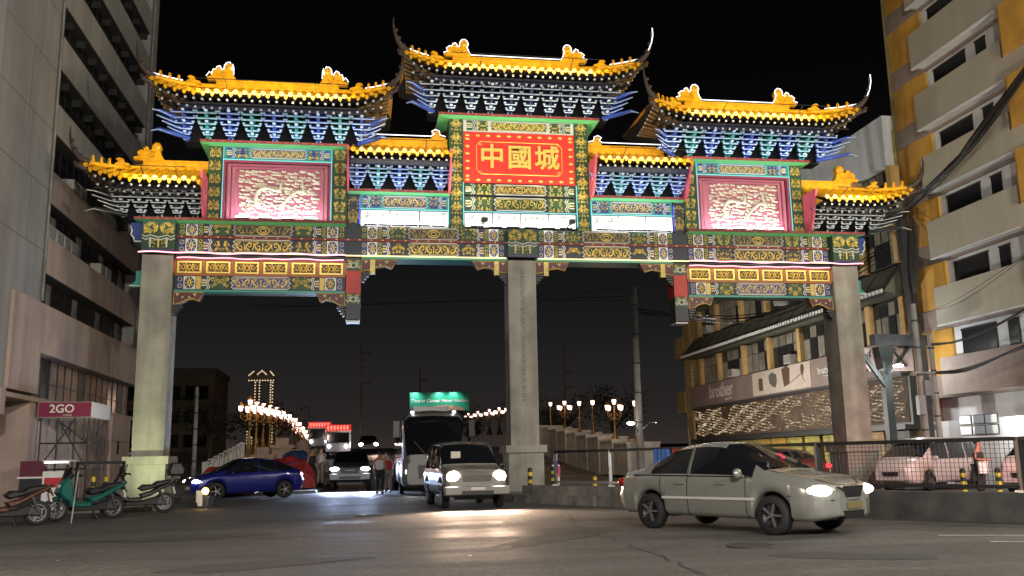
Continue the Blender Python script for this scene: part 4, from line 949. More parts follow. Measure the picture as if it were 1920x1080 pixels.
# end wall facing the bridge: yellow tiled, with boxy bays
mb = MB(); mb.box(16.96, 17.5, 30.0, 31.3, 2, 12.5); EW = mb.build('end_wall', mat('yellow_tiled_wall', (.42, .31, .12), .6, var=.15), RB)
for k in range(46): mb = MB() if k == 0 else mb; mb.box(16.95, 17.51, 29.99, 31.31, 2.2+k*.22, 2.215+k*.22)
mb.build('tile_joints', B_frame, EW)['kind'] = 'stuff'
for z in (4.3, 8.2):
    mb = MB(); mb.box(16.9, 17.6, 31.31, 33.0, z, z+1.5); mb.build('bay', B_sand, RB)
for j, (y, z) in enumerate(((26.2, 9.25), (15.3, 9.27), (22.4, 6.0), (14.6, 6.0))):
    o = bpy.data.objects.new('air_conditioner', me); COL.objects.link(o); o.location = (XR-.05, y, z); o.rotation_euler = (0, 0, PI)
    tag(o, ('air conditioner box in the upper windows of the sand building, far end', 'air conditioner in the upper sand building windows just under the gateway lintel', 'air conditioner box just above the large banner lettering', 'air conditioner box above the banner pictures of the sand building')[j], 'air conditioner', 'air conditioners of the sand building')

# ================================================================ right: balcony tower
T_bal = mat('balcony_render', (.40, .365, .29), .8, var=.08, vs=.5, streak=.07)
T_brown = mat('brown_band_render', (.27, .21, .175), .8, var=.12)
T_or = mat('ochre_wall', (.55, .29, .05), .7, var=.18, vs=1.2)
T_wh = mat('white_render', (.66, .66, .66), .7, var=.08)
TB = thing('apartment_tower', 'tall apartment tower with beige balconies and ochre wall strips at the right edge', 'building', (17.5, -4, 0))
mb = MB(); mb.box(18.3, 32, -16, 4.3, 0, 25); mb.build('wall', T_wh, TB)
mb = MB(); mb.box(17.5, 18.3, 4.05, 4.35, 0, 25); mb.build('corner_strip', B_sand, TB)
for i in range(9):
    zb = 3.47+2.69*i
    if i:   # balcony front panel and slab
        mb = MB(); mb.box(16.9, 17.02, -3.45, 1.75, zb, zb+1.48, 0); mb.box(17.02, 17.55, 1.64, 1.75, zb, zb+1.48, 0); B = mb.build('balcony_front', T_bal, TB)
        mb = MB(); mb.box(17.02, 17.46, -3.45, 1.64, zb+.02, zb+.14, 0); mb.box(16.88, 17.04, -3.45, 1.76, zb-.05, zb-.002, 0); mb.build('balcony_slab', T_wh, TB)
        mb = MB(); mb.box(17.1, 17.4, 1.76, 1.84, zb+.75, zb+.81); mb.box(17.1, 17.16, 1.76, 1.84, zb+.5, zb+.75); mb.build('drain_spout', M_galv, B)
    else:
        mb = MB(); mb.box(16.95, 17.5, -16, 1.9, zb-.05, zb+1.4, 0); mb.build('canopy_band', T_brown, TB)
    mb = MB(); mb.box(17.45, 18.3, -3.45, 4.05, zb-.08, zb+.77, 0); mb.build('brown_band', T_brown, TB)
    mb = MB(); mb.box(17.5, 18.3, 1.75, 4.05, zb+.77, zb+2.61, 0); mb.prism([(17.5, 3.7), (17.42, 3.0), (17.42, 2.5), (17.5, 1.9)], zb+.775, zb+2.60, 0, ax='z'); mb.build('ochre_panel', T_or, TB)
    mb = MB(); mb.box(17.6, 18.32, -3.45, 1.75, zb+.77, zb+2.61, 0); mb.build('back_wall', T_wh, TB)
    if i < 8:
        for a, b in ((-.75, 1.25), (-1.95, -1.4)):
            mb = MB(); mb.box(17.56, 17.61, a, b, zb+1.35, zb+2.42, 0); mb.box(17.54, 17.6, a-.04, b+.04, zb+2.42, zb+2.47, 1)
            for q in range(0): mb.box(17.54, 17.57, a+(b-a)*q/(8 if b-a > 1 else 2)-.012, a+(b-a)*q/(8 if b-a > 1 else 2)+.012, zb+1.35, zb+2.42, 1)
            mb.build('window', [mat('night_window', (.006, .006, .0065), .4), B_frame], TB)
    mb = MB(); mb.box(16.9, 18.3, -5.4, -3.45, zb-.08, zb+.77, 1); mb.prism([(16.7, -5.4), (16.7, -3.9), (17.0, -3.46), (18.3, -3.46), (18.3, -5.4)], zb+.775, zb+2.61, 0, ax='z'); mb.build('ochre_pier', [T_or, T_bal], TB)
mb = MB(); mb.box(17.5, 18.35, -16, 4.0, 0, 2.45); GF = mb.build('ground_floor', T_wh, TB)
for a in (-.4, .35, 1.1):
    for z in (1.85, 2.25):
        mb = MB(); mb.box(17.47, 17.5, a, a+.7, z, z+.36, 0); mb.box(17.44, 17.47, a+.03, a+.67, z+.03, z+.33, 1); mb.build('window', [B_frame, mat('lit_frosted_pane', (.30, .34, .36), .3)], TB)
mb = MB(); mb.ball((17.4, -1.35, 2.2), (.12, .2, .2), 0); mb.build('wall_lamp', glow('wall_lamp_glow', (.95, 1, .97), 9), TB)
light('POINT', (17.1, -1.35, 2.2), 60, (.93, 1, .96), TB, size=.15)
# ================================================================ steel billboard frame with transformer deck
SF = thing('steel_frame', 'dark steel frame with braces between the sand building and the balcony tower', 'steel structure', (16, 3, 0))
mb = MB()
mb.beam((16.75, 3.0, 5.4), (16.6, 3.0, 11.0), .34, .34); mb.beam((14.8, 3.0, 5.75), (17.1, 3.0, 5.7), .4, .42); mb.beam((16.9, 3.0, 0), (16.9, 3.0, 5.5), .3); mb.build('frame', M_darksteel, SF)
mb = MB(); mb.beam((15.5, 3.4, .14), (15.5, 3.4, 4.6), .32, .32); mb.prism([(15.33, 4.5), (15.67, 4.5), (15.85, 5.5), (15.15, 5.5)], 3.2, 3.6); mb.beam((14.5, 3.3, 5.2), (15.4, 3.3, 3.9), .16); mb.beam((16.6, 3.3, 5.5), (15.9, 3.3, 4.7), .08); mb.beam((15.7, 3.3, 5.5), (16.4, 3.3, 4.7), .08); mb.build('column', mat('green_grey_steel', (.022, .03, .027), .5, var=.3), SF)
mb = MB(); mb.box(14.6, 17.0, 3.75, 3.85, 4.55, 5.5); mb.build('sign_board', mat('sign_faded_pink', (.42, .33, .31), .6, var=.2), SF)
lettering('24', .55, M_black, SF, (14.85, 3.74, 5.2), (PI/2, 0, 0), ext=.004, shear=.2)
mb = MB()
for k in range(7): mb.tube([(16.8+.03*k, 2.7-.05*k, 11.0-.1*k), (16.5+.06*k, 2.6, 8.5), (16.7-.05*k, 2.6, 5.9)], .025, 5)
mb.build('cable_loops', M_black, SF)
mb = MB(); mb.tube([(15.4, 2.9, 4.4), (15.4, 2.6, 4.62), (15.4, 2.35, 4.66)], .03, 6); mb.build('lamp_arm', M_galv, SF)
mb = MB(); mb.ball((15.4, 2.3, 4.62), (.22, .14, .06)); mb.build('lamp_head', M_lampwhite, SF)
light('POINT', (15.3, 1.9, 4.45), 260, (.92, .97, 1), SF, size=.12)
def util_pole(x, y, h, r, lab, boxes=()):
    t = thing('utility_pole', lab, 'utility pole', (x, y, 0)); mb = MB(); mb.tube([(x, y, 0), (x, y, h)], [r, r*.72], 10); mb.build('pole', M_conc, t)
    mb = MB()
    for q in range(5): z = h*(.3+.15*q); mb.lathe([(r*1.02, z), (r*1.06, z+.01), (r*1.06, z+.05), (r*1.02, z+.06)], (x, y, 0), 10)
    mb.build('pole_band', M_darksteel, t); return t
p = util_pole(15.0, .3, 6.75, .14, 'taller of the two grey concrete poles beside the balcony tower'); 
mb = MB(); mb.box(15.0, 15.35, .05, .25, 3.3, 3.85); mb.box(14.7, 14.98, .05, .25, 2.6, 3.3); mb.box(14.6, 16.0, .1, .2, 4.1, 4.18); mb.build('meter_box', M_galv, p)
util_pole(15.55, .3, 5.6, .12, 'shorter of the two grey concrete poles beside the balcony tower')
p = util_pole(8.25, 14, 9.9, .2, 'tall concrete pole behind the right opening of the gateway')
mb = MB(); mb.tube([(8.2, 13.9, 2.4), (7.9, 13.7, 2.9), (7.75, 13.6, 2.95)], .03, 6); mb.build('lamp_arm', M_galv, p); mb = MB(); mb.ball((7.7, 13.6, 2.93), (.2, .12, .08)); mb.build('lamp_head', M_lampwhite, p)
mb = MB(); mb.tube([(8.3, 13.9, 2.6), (8.7, 13.6, 2.95)], .03, 6); mb.ball((8.8, 13.5, 2.95), (.16, .12, .07)); mb.build('lamp_head', M_galv, p); light('SPOT', (8.95, 13.4, 2.9), 3800, (1, .95, .86), p, aim=(1, -.05, .32), size=.12, spot=150, blend=.6)  # added second head on the right, its spot brightens the sand building
p = util_pole(-12.9, 12.5, 4.75, .11, 'pale slim pole left of the bridge behind the blue car')
p = util_pole(-16.5, 21, 4.0, .08, 'short pole carrying a white lamp beyond the left gateway column')
mb = MB(); mb.ball((-16.3, 20.8, 4.0), (.22, .15, .12)); mb.build('lamp_head', M_lampwhite, p); light('POINT', (-16.3, 20.5, 3.85), 60, (.95, .97, 1), p, size=.1)
# ================================================================ median wall and railing
MW = thing('median_wall', 'low concrete median wall curving from the centre column toward the right', 'wall', (0, 0, 0))
WP = [(-.95, -4.0), (-.85, -4.2), (1.1, -8.2), (3.05, -11.8), (4.6, -14.9), (6.6, -17.8), (9.5, -21.2), (14, -25)]
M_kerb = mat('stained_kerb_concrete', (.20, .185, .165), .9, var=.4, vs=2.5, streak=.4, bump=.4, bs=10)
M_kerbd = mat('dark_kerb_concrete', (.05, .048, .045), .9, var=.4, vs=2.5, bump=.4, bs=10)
def wall_strip(P, z0, z1, w, m, name, par, off=0):
    mb = MB(); L = []; R_ = []
    for i, p in enumerate(P):
        a = Vector(P[max(i-1, 0)]); b = Vector(P[min(i+1, len(P)-1)]); d = (b-a).normalized(); nn = Vector((-d.y, d.x))
        L.append(Vector(p)+nn*(off+w)); R_.append(Vector(p)+nn*off)
    v = [(q.x, q.y, z) for p, q2 in zip(R_, L) for q, z in ((p, z0), (p, z1), (q2, z1), (q2, z0))]
    f = [(i*4+j, i*4+(j+1) % 4, (i+1)*4+(j+1) % 4, (i+1)*4+j) for i in range(len(P)-1) for j in range(4)]
    f += [(0, 1, 2, 3), tuple(len(v)-4+q for q in (3, 2, 1, 0))]
    mb.add(v, f); return mb.build(name, m, par)
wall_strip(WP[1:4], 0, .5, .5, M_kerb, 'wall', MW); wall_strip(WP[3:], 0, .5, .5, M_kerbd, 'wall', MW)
wall_strip([(-.98, -4.05), (.6, -7.2)], 0, .26, .12, M_kerb, 'kerb_step', MW, -.12)
mb = MB(); mb.prism([(-1.0, 1.6), (.9, 1.6), (1.2, -.3), (-.3, -4.0), (-.95, -4.0)], 0, .2, ax='z'); mb.build('island', M_kerb, MW)
RF = thing('railing', 'black steel railing with wire mesh panels on top of the median wall', 'fence', (0, 0, 0))
mid = [(Vector(a)+Vector(b))/2 for a, b in ((p, p) for p in WP)]
def along(P, s):
    for a, b in zip(P[:-1], P[1:]):
        L = math.dist(a, b)
        if s <= L: t = s/L; return (a[0]+(b[0]-a[0])*t, a[1]+(b[1]-a[1])*t)
        s -= L
    return P[-1]
def offs(P, w):
    o = []
    for i, p in enumerate(P):
        a = Vector(P[max(i-1, 0)]); b = Vector(P[min(i+1, len(P)-1)]); d = (b-a).normalized(); o.append((p[0]-d.y*w, p[1]+d.x*w))
    return o
RP = offs(WP, .25); total = sum(math.dist(a, b) for a, b in zip(RP[:-1], RP[1:]))
s = 1.5; posts = []
while s < total: posts.append(along(RP, s)); s += 2.35 if s < 6 else 4.0
M_wire = mat('fence_wire', (.03, .03, .03), .5)
for i, (x, y) in enumerate(posts):
    t = .07 if i < 3 else .1
    mb = MB(); mb.box(x-t/2, x+t/2, y-t/2, y+t/2, .5, 1.46); mb.build('post', M_galv if i in (1,) else M_black, RF)
    mb = MB(); mb.box(x-.1, x+.1, y-.1, y+.1, .5, .54); mb.build('foot_plate', M_galv, RF)
    if i:
        q = posts[i-1]
        mb = MB(); mb.beam((q[0], q[1], 1.43), (x, y, 1.43), .08, .07); mb.build('top_rail', M_black, RF)
        mb = MB(); mb.beam((q[0], q[1], .6), (x, y, .6), .06, .06); mb.build('bottom_rail', M_galv if i < 3 else M_black, RF)
        if i >= 4:
            mb = MB(); n = 48
            for k in range(1, n): a = (q[0]+(x-q[0])*k/n, q[1]+(y-q[1])*k/n); mb.box(a[0]-.004, a[0]+.004, a[1]-.004, a[1]+.004, .62, 1.4)
            for k in range(1, 10): z = .62+.08*k; mb.beam((q[0], q[1], z), (x, y, z), .007)
            tag(mb.build('wire_mesh', M_wire, RF), kind='stuff')
# tarps hung on the railing
M_tred = mat('red_tarpaulin', (.30, .022, .018), .55, var=.25, vs=5)
M_tblue = mat('blue_tarpaulin', (.03, .12, .38), .5, var=.2, vs=6)
def sheet(nx, nz, fn, m, name, lab, cat, par=None):
    vs = [fn(i/nx, j/nz) for i in range(nx+1) for j in range(nz+1)]
    mb = MB(); mb.add(vs, [(i*(nz+1)+j, (i+1)*(nz+1)+j, (i+1)*(nz+1)+j+1, i*(nz+1)+j+1) for i in range(nx) for j in range(nz)], 0, True)
    o = mb.build(name, m, par)
    if lab: tag(o, lab, cat)
    return o
def hang(s0, s1, sag, amp):
    def f(u, v):
        p = along(RP, s0+(s1-s0)*u); return (p[0]-.07-amp*v*(math.sin(u*17)+.6*math.sin(u*31)), p[1]-.05, 1.42-(sag+.25*math.sin(u*PI*.9))*v)
    return f
sheet(22, 8, hang(6.15, 7.35, .42, .03), M_tred, 'tarpaulin', 'red tarpaulin hung over the black railing behind the silver saloon car', 'tarpaulin')
def hang2(u, v):
    p = along(RP, 5.55+.55*u); g = .18+.75*v
    return (p[0]-.08-.035*math.sin(u*25), p[1]-.06, 1.42-.82*v)
sheet(22, 6, hang2, M_tblue, 'tarpaulin', 'blue tarpaulin bunched on the railing next to the red one', 'tarpaulin')
# striped bollards by the centre column
for k, (x, y, lab) in enumerate(((-.45, -3.3, 'yellow and black bollard in front of the centre column of the gateway'), (.75, -.9, 'striped bollard just right of the centre column pedestal'), (1.9, -1.9, 'striped bollard seen through the first gap of the black railing'), (10.6, -8, 'striped bollard behind the wire fence next to the pink lit van nose'), (11.2, -8.6, 'striped bollard behind the wire fence in front of the pink lit van side'))):
    t = MB(); b = .2 if k < 2 else 0
    for q in range(7): t.lathe([(.07, b+q*.11), (.07, b+.11+q*.11)], (x, y, 0), 10, q % 2)
    t.lathe([(.07, b+.77), (.001, b+.8)], (x, y, 0), 10, 0); tag(t.build('bollard', [M_black, M_yellow]), lab, 'bollard', 'striped bollards around the median')
t = MB(); t.box(.95, 1.2, .2, .3, .2, 1.05, 0); t.box(.93, 1.22, .18, .2, .65, 1.0, 1); t.lathe([(.05, 1.05), (.07, 1.1), (.001, 1.25)], (1.08, .25, 0), 8, 0); tag(t.build('warning_post', [M_white, mat('warning_red', (.6, .03, .05), .5)]), 'small white and red warning sign post beside the centre column pedestal', 'warning sign')
t = MB(); t.lathe([(.04, 0.1), (.04, 1.4)], (.6, -2.2, 0), 8, 0); t.lathe([(.045, .8), (.045, 1.2)], (.6, -2.2, 0), 8, 1); tag(t.build('guard_post', [M_galv, mat('post_blue', (.03, .03, .3), .4)]), 'slim post with a blue sleeve in front of the centre pedestal', 'post')
# ================================================================ bridge side: ornate lamps, parapets, pedestals
M_bronze = mat('gilded_bronze', (.28, .17, .05), .4, .6, var=.3, vs=6)
M_globe = glow('lamp_globe_glow', (1, .62, .50), 4.5)
M_stone = mat('pale_stone', (.55, .52, .46), .85, var=.25, vs=2)
def lantern_mb(x, y, z, s):
    g = MB(); g.lathe([(.05*s, z), (.12*s, z+.04*s), (.17*s, z+.34*s), (.06*s, z+.36*s)], (x, y, 0), 6, 0); return g
def lamp_post(x, y, zb, zt, lab, grp, five=True):
    T = thing('ornate_lamp_post', lab, 'street lamp', (x, y, zb), 0, grp); h = zt-zb
    mb = MB(); mb.lathe([(.32, zb), (.32, zb+.12*h), (.22, zb+.15*h), (.24, zb+.22*h), (.11, zb+.28*h), (.15, zb+.33*h), (.08, zb+.40*h), (.07, zb+.62*h), (.13, zb+.66*h), (.06, zb+.70*h), (.05, zt)], (x, y, 0), 10); mb.build('post', M_bronze, T)
    heads = [(0, 0, 0)]
    if five:
        mb = MB()
        for k in range(4):
            a = k*PI/2+.4; dx, dy = math.cos(a)*.55, math.sin(a)*.55
            mb.tube([(x, y, zt-.75), (x+dx*.5, y+dy*.5, zt-.95), (x+dx*.95, y+dy*.95, zt-.75), (x+dx, y+dy, zt-.4)], .035, 5); mb.tube([(x+dx*.3, y+dy*.3, zt-.55), (x+dx*.6, y+dy*.6, zt-.75), (x+dx*.8, y+dy*.8, zt-.5)], .025, 5); heads.append((dx, dy, -.36))
        mb.build('arm', M_bronze, T)
    for dx, dy, dz in heads:
        lantern_mb(x+dx, y+dy, zt+dz, .85).build('lantern', M_globe, T)
        mb = MB(); mb.lathe([(.19, zt+dz+.345), (.05, zt+dz+.46), (.001, zt+dz+.56)], (x+dx, y+dy, 0), 6); mb.build('lantern_cap', M_bronze, T)
    return T
LL = [(25, 5.15), (28.5, 5.25), (32.5, 5.4), (37, 5.55), (42, 5.72), (48, 5.82), (55, 5.85), (61, 5.74), (66.5, 5.55), (71, 5.33), (75.5, 5.05), (80, 4.6), (84, 4.1)]
for k, (y, z) in enumerate(LL):
    T = lamp_post(-12, y, z-3.6, z-.45, ('ornate five lantern lamp post nearest the left end of the glowing lamp row' if k == 0 else 'second five lantern lamp post of the left glowing lamp row' if k == 1 else ('third','fourth','fifth','sixth','seventh','eighth','ninth','tenth','eleventh','twelfth','last')[k-2]+' lamp post from the near end of the left glowing lamp row'), 'lamp posts along the left side of the bridge')
    if k in (0, 3, 7): light('POINT', (-12, y-.3, z-.2), 90, (1, .60, .42), T, size=.4)
RL = [(20.5, 4.62, 0, 'single lantern lamp post nearest the tall concrete pole'), (25, 5.0, 1, 'five lantern lamp post standing nearest, right of the gateway centre column'), (30.5, 5.3, 0, 'single lantern lamp post just left of the nearest five lantern post'), (34.5, 5.5, 0, 'single lantern lamp post in the middle between the two five lantern posts'), (39.5, 5.85, 1, 'five lantern lamp post just right of the centre column'), (45, 6.1, 0, 'single lantern lamp post closest to the right edge of the centre column'), (60, 6.85, 1, 'five lantern lamp post just left of the centre column'), (68, 7.05, 1, 'five lantern lamp post second left of the centre column'), (76, 7.3, 1, 'five lantern lamp post third left of the centre column'), (87, 7.7, 1, 'five lantern lamp post of the right row nearest the green sign'), (98, 8.0, 1, 'farthest five lantern lamp post of the right row by the green sign')]
for k, (y, z, f5, lab) in enumerate(RL):
    T = lamp_post(10 if y < 50 else 9, y, z-3.1, z-.45, lab, 'lamp posts along the right side of the bridge', bool(f5))
    if k in (0, 1, 3, 5): light('POINT', (8.2, y-1.5, z-.4), 90, (1, .66, .40), T, size=.4)
BP = thing('bridge_parapet', 'pale stone blocks of the bridge parapet right of the centre column', 'parapet', (9.5, 24, 0))
for k in range(9):
    y = 19+k*3.2; z = 1.0+.075*(y-19)
    mb = MB(); mb.box(9.0, 10.9, y, y+2.7, .3, z+1.0, 0); mb.box(8.95, 10.95, y-.05, y+2.75, z+1.0, z+1.12, 0); mb.build('stone_block', M_stone, BP)
BL = thing('balustrade', 'white ornamental balustrade sloping up beside the bridge behind the blue car', 'railing', (-12, 10, 0))
def rz(y): return .95+.09*(y-10)
for k in range(9):
    y = 10+k*1.5
    mb = MB(); mb.box(-12.12, -11.88, y-.12, y+.12, rz(y)-.75, rz(y)+.45); mb.build('newel', M_stone, BL)
    if k < 8:
        mb = MB(); mb.beam((-12, y+.1, rz(y)+.36), (-12, y+1.4, rz(y+1.5)+.36), .16, .12); mb.beam((-12, y+.1, rz(y)-.3), (-12, y+1.4, rz(y+1.5)-.3), .16, .1)
        for q in range(5):
            yy = y+.25+q*.25; z = rz(yy); mb.tube([(-12, yy, z-.3), (-12, yy+.08, z), (-12, yy, z+.32)], .045, 5)
        mb.build('panel', M_white, BL)
for k, (x, y, w, h, lab) in enumerate(((-10.9, 22, 1.1, 1.9, 'pinkish stone pedestal left of the red tarpaulin heap'), (-10.2, 26, 1.2, 2.5, 'taller stone pedestal behind the red tarpaulin heap'), (-9.3, 31, 1.6, 2.3, 'broad stone pedestal with rounded top beyond the tarpaulin'))):
    mb = MB(); mb.box(x-w/2, x+w/2, y, y+w, .2, h-.3); mb.box(x-w/2-.1, x+w/2+.1, y-.1, y+w+.1, h-.3, h-.1)
    if k == 2: mb.ball((x, y+.5, h), (.5, .5, .6))
    else: mb.box(x-w*.3, x+w*.3, y+.1, y+w-.1, h-.1, h+.3)
    tag(mb.build('stone_pedestal', mat('warm_stone', (.42, .30, .24), .85, var=.2)), lab, 'pedestal', 'stone pedestals at the bridge head')
def heap(x0, x1, y0, y1, z0, zt, seed):
    def f(u, v):
        e = min(1, 4*min(u, 1-u))*min(1, 3*min(v, 1-v)+.0); z = z0+(zt-z0)*(e**.45)*(.82+.25*noise.noise((u*3+seed, v*3, 0)))
        return (x0+(x1-x0)*u+.08*math.sin(v*19), y0+(y1-y0)*v+.06*math.sin(u*23), z)
    return f
sheet(26, 14, heap(-9.9, -7.55, 11.3, 13.2, .2, 1.75, 1), M_tred, 'covered_stall', 'red tarpaulin covered street stall next to the standing people', 'tarpaulin')
sheet(26, 14, heap(-12.0, -9.7, 7.2, 9.2, .13, 1.42, 5), M_tred, 'covered_stall', 'low red tarpaulin covered heap behind the roof of the blue car', 'tarpaulin')
sheet(20, 10, heap(-9.6, -7.9, 16, 18, .6, 2.2, 9), mat('dark_blue_tarpaulin', (.03, .06, .15), .6, var=.2), 'covered_stall', 'dark blue tarpaulin covered heap behind the red stall', 'tarpaulin')
mb = MB(); mb.box(-11.6, -10.9, -1.5, -1.35, .0, .32, 0); mb.box(-11.4, -9.9, -1.3, -.9, .0, .3, 0); tag(mb.build('kerb_stone', mat('black_kerb', (.03, .03, .03), .8)), 'dark kerb stones at the foot of the left gateway column', 'kerb')
t = MB(); t.box(-10.28, -10.08, -1.95, -1.9, .05, .5, 0); t.box(-10.32, -10.04, -1.97, -1.93, .15, .5, 0); tag(t.build('notice_card', M_white), 'small white notice stuck low at the kerb end beside the amber lamp post', 'notice')
T = thing('amber_warning_lamp', 'short black post with a glowing amber warning lamp in front of the blue car', 'warning lamp', (-9.95, -2.6, 0))
mb = MB(); mb.box(-10.02, -9.88, -2.67, -2.53, 0, .42); mb.build('post', M_black, T); mb = MB(); mb.ball((-9.95, -2.66, .50), .1); mb.build('lens', glow('amber_glow', (1, .62, .12), 9), T); light('POINT', (-9.95, -2.9, .5), 8, (1, .62, .15), T, size=.08)
# green banner sign far down the bridge
GS = thing('green_sign', 'lit green roadside banner with white script above the coach roof', 'sign', (.3, 40, 0))
mb = MB(); mb.box(-1.95, 2.6, 40, 40.12, 5.1, 6.5, 0); mb.build('board', mat('banner_green', (.01, .36, .22), .5), GS)
mb = MB(); mb.prism([(-.7+.0, 5.1)]+[(.75+1.5*math.cos(PI-PI*k/12), 5.1+.42*math.sin(PI*k/12)) for k in range(13)], 39.98, 40.0); mb.build('arch_picture', mat('arch_print', (.5, .36, .22), .6, var=.4, vs=4), GS)
lettering('Thru to Carmel Manor Gardens', .34, M_white, GS, (.35, 39.98, 5.85), (PI/2, 0, 0), ext=.004, off=.006, shear=.3)
mb = MB()
for x in (-1.7, -1.0, 1.6): mb.box(x-.05, x+.05, 40.12, 40.2, road_z(40), 5.2)
for x in (-1.6, .3, 1.4): mb.beam((x, 40, 6.5), (x, 39.4, 6.62), .03); mb.box(x-.1, x+.1, 39.35, 39.5, 6.58, 6.64)
mb.build('frame', M_darksteel, GS)
for x in (-1.6, .3, 1.4): light('SPOT', (x, 39.4, 6.55), 70, (.95, 1, .97), GS, aim=(0, .6, -.75), size=.05, spot=120, blend=.7)
# pylon outlined with light strings, left far
PY = thing('lit_pylon', 'far pylon with a flat top outlined in strings of white lights, left background', 'tower', (-15.3, 62, 2))
cx, cy = -15.2, 62
mb = MB(); mb.box(cx-1.3, cx+1.3, cy-1, cy+1, 2, 5.6); mb.box(cx-.75, cx-.45, cy-.6, cy+.6, 5.6, 9.2); mb.box(cx+.75, cx+1.05, cy-.6, cy+.6, 5.6, 8.9); mb.box(cx-1.2, cx+1.1, cy-.7, cy+.7, 9.2, 9.9); mb.prism([(cx-1.2, 9.9), (cx-.8, 10.2), (cx-.4, 9.95), (cx, 10.3), (cx+.4, 9.95), (cx+.8, 10.2), (cx+1.1, 9.9)], cy-.5, cy+.5); mb.build('masonry', mat('dim_stone', (.10, .09, .08), .9), PY)
mb = MB(); rnd = random.Random(2)
def dots(a, b, n):
    for k in range(n+1):
        t = k/n; p = [a[i]+(b[i]-a[i])*t for i in range(3)]; s = .055; mb.box(p[0]-s, p[0]+s, p[1]-s, p[1]+s, p[2]-s, p[2]+s)
y = cy-1.1
for a, b, n in (((cx-1.2, y, 9.3), (cx+1.1, y, 9.3), 9), ((cx-1.2, y, 9.8), (cx-.8, y, 10.15), 3), ((cx-.4, y, 9.9), (cx, y, 10.25), 3), ((cx, y, 10.25), (cx+.4, y, 9.9), 3), ((cx+.8, y, 10.15), (cx+1.1, y, 9.8), 3), ((cx-.6, y, 6.6), (cx-.6, y, 9.1), 9), ((cx-.2, y, 6.9), (cx-.2, y, 9.1), 8), ((cx+.85, y, 7.2), (cx+.85, y, 9.1), 8), ((cx+1.05, y, 6.9), (cx+1.05, y, 9.1), 7), ((cx-1.2, y, 3), (cx-1.2, y, 5), 7), ((cx-.8, y, 3), (cx-.8, y, 5), 7), ((cx-.3, y, 3), (cx-.3, y, 5), 7), ((cx+1.1, y, 3.4), (cx+1.1, y, 7), 12)): dots(a, b, n)
tag(mb.build('light_string', glow('string_light', (1, .74, .45), 1.0), PY), kind='stuff')
# dim far building and haze-grey towers
FB = thing('far_building', 'dim four storey building behind the pale pole at the left of the bridge', 'building', (-24, 70, 2))
mb = MB(); mb.box(-33, -21, 70, 80, 2, 10.8); mb.box(-33.2, -20.8, 69.7, 80, 10.8, 11.4); mb.build('wall', mat('far_wall', (.22, .19, .16), .9, var=.2), FB)
for r in range(3):
    for k in range(8):
        mb = MB(); mb.box(-32.3+k*1.4, -31.4+k*1.4, 69.9, 70, 3.2+r*2.5, 4.5+r*2.5); mb.build('window', M_glass, FB)
for k in range(3): mb = MB() if k == 0 else mb; mb.box(-33, -21, 69.2, 70, 2.6+2.5*k, 3.0+2.5*k)
mb.build('balcony_band', MATS['far_wall'], FB)
light('POINT', (-27, 62, 5), 120, (1, .8, .6), thing('yard_lamp', 'lamp post lighting the dim far building on the left', 'street lamp', (-27, 62, 2)), size=.2)
l_ = bpy.data.objects['yard_lamp']; mb = MB(); mb.tube([(-27, 62.3, 2), (-27, 62.3, 5)], .06, 6); mb.build('pole', M_darksteel, l_); mb = MB(); mb.ball((-27, 62.2, 5.1), .1); mb.build('head', glow('yard_lamp_glow', (1, .8, .6), 2), l_)
for x, y, h, lab in ((-5.7, 60, 12.5, 'thin far mast with three banner arms above the road'), (1.2, 80, 11.5, 'thin far mast behind the green sign'), (14.5, 60, 12, 'faint thin mast right of the centre column')):
    t = MB(); zb = road_z(y); t.tube([(x, y, zb), (x, y, h+zb-2)], .09, 6)
    for q in range(3): t.box(x+.05, x+.9, y-.1, y+.1, h+zb-3.3-q*1.5, h+zb-3.1-q*1.5)
    tag(t.build('lamp_mast', mat('mast_grey', (.3, .3, .3), .6)), lab, 'mast')
# ================================================================ trees in the dark background
M_leaf = mat('night_foliage', (.05, .065, .03), .7, var=.4, vs=2); M_bark = mat('bark', (.08, .06, .04), .9)
def tree(x, y, zb, h, r, lab, seed):
    T = thing('tree', lab, 'tree', (x, y, zb)); rnd = random.Random(seed); mb = MB()
    mb.tube([(x, y, zb), (x+.1, y, zb+h*.3), (x-.05, y+.1, zb+h*.55)], [.2, .15, .08], 7)
    for k in range(5): a = rnd.uniform(0, 6.3); mb.tube([(x, y, zb+h*.35), (x+math.cos(a)*r*.4, y+math.sin(a)*r*.4, zb+h*.6), (x+math.cos(a)*r*.7, y+math.sin(a)*r*.7, zb+h*.8)], [.09, .06, .03], 5)
    mb.build('trunk', M_bark, T); mb = MB()
    cl = [(x+rnd.gauss(0, r*.45), y+rnd.gauss(0, r*.45), zb+h*rnd.uniform(.45, .95), rnd.uniform(.25, .5)*r) for k in range(16)]
    for c in cl:
        for k in range(90):
            d = Vector((rnd.gauss(0, 1), rnd.gauss(0, 1), rnd.gauss(0, 1))).normalized()*c[3]*rnd.uniform(.6, 1.05); p = Vector(c[:3])+d; s = rnd.uniform(.07, .15)
            u = Vector((rnd.gauss(0, 1), rnd.gauss(0, 1), rnd.gauss(0, .5))).normalized()*s; w = u.orthogonal().normalized()*s*.6; mb.add([p-u, p+w, p+u, p-w], [(0,1,2,3)])
    mb.build('crown', M_leaf, T)
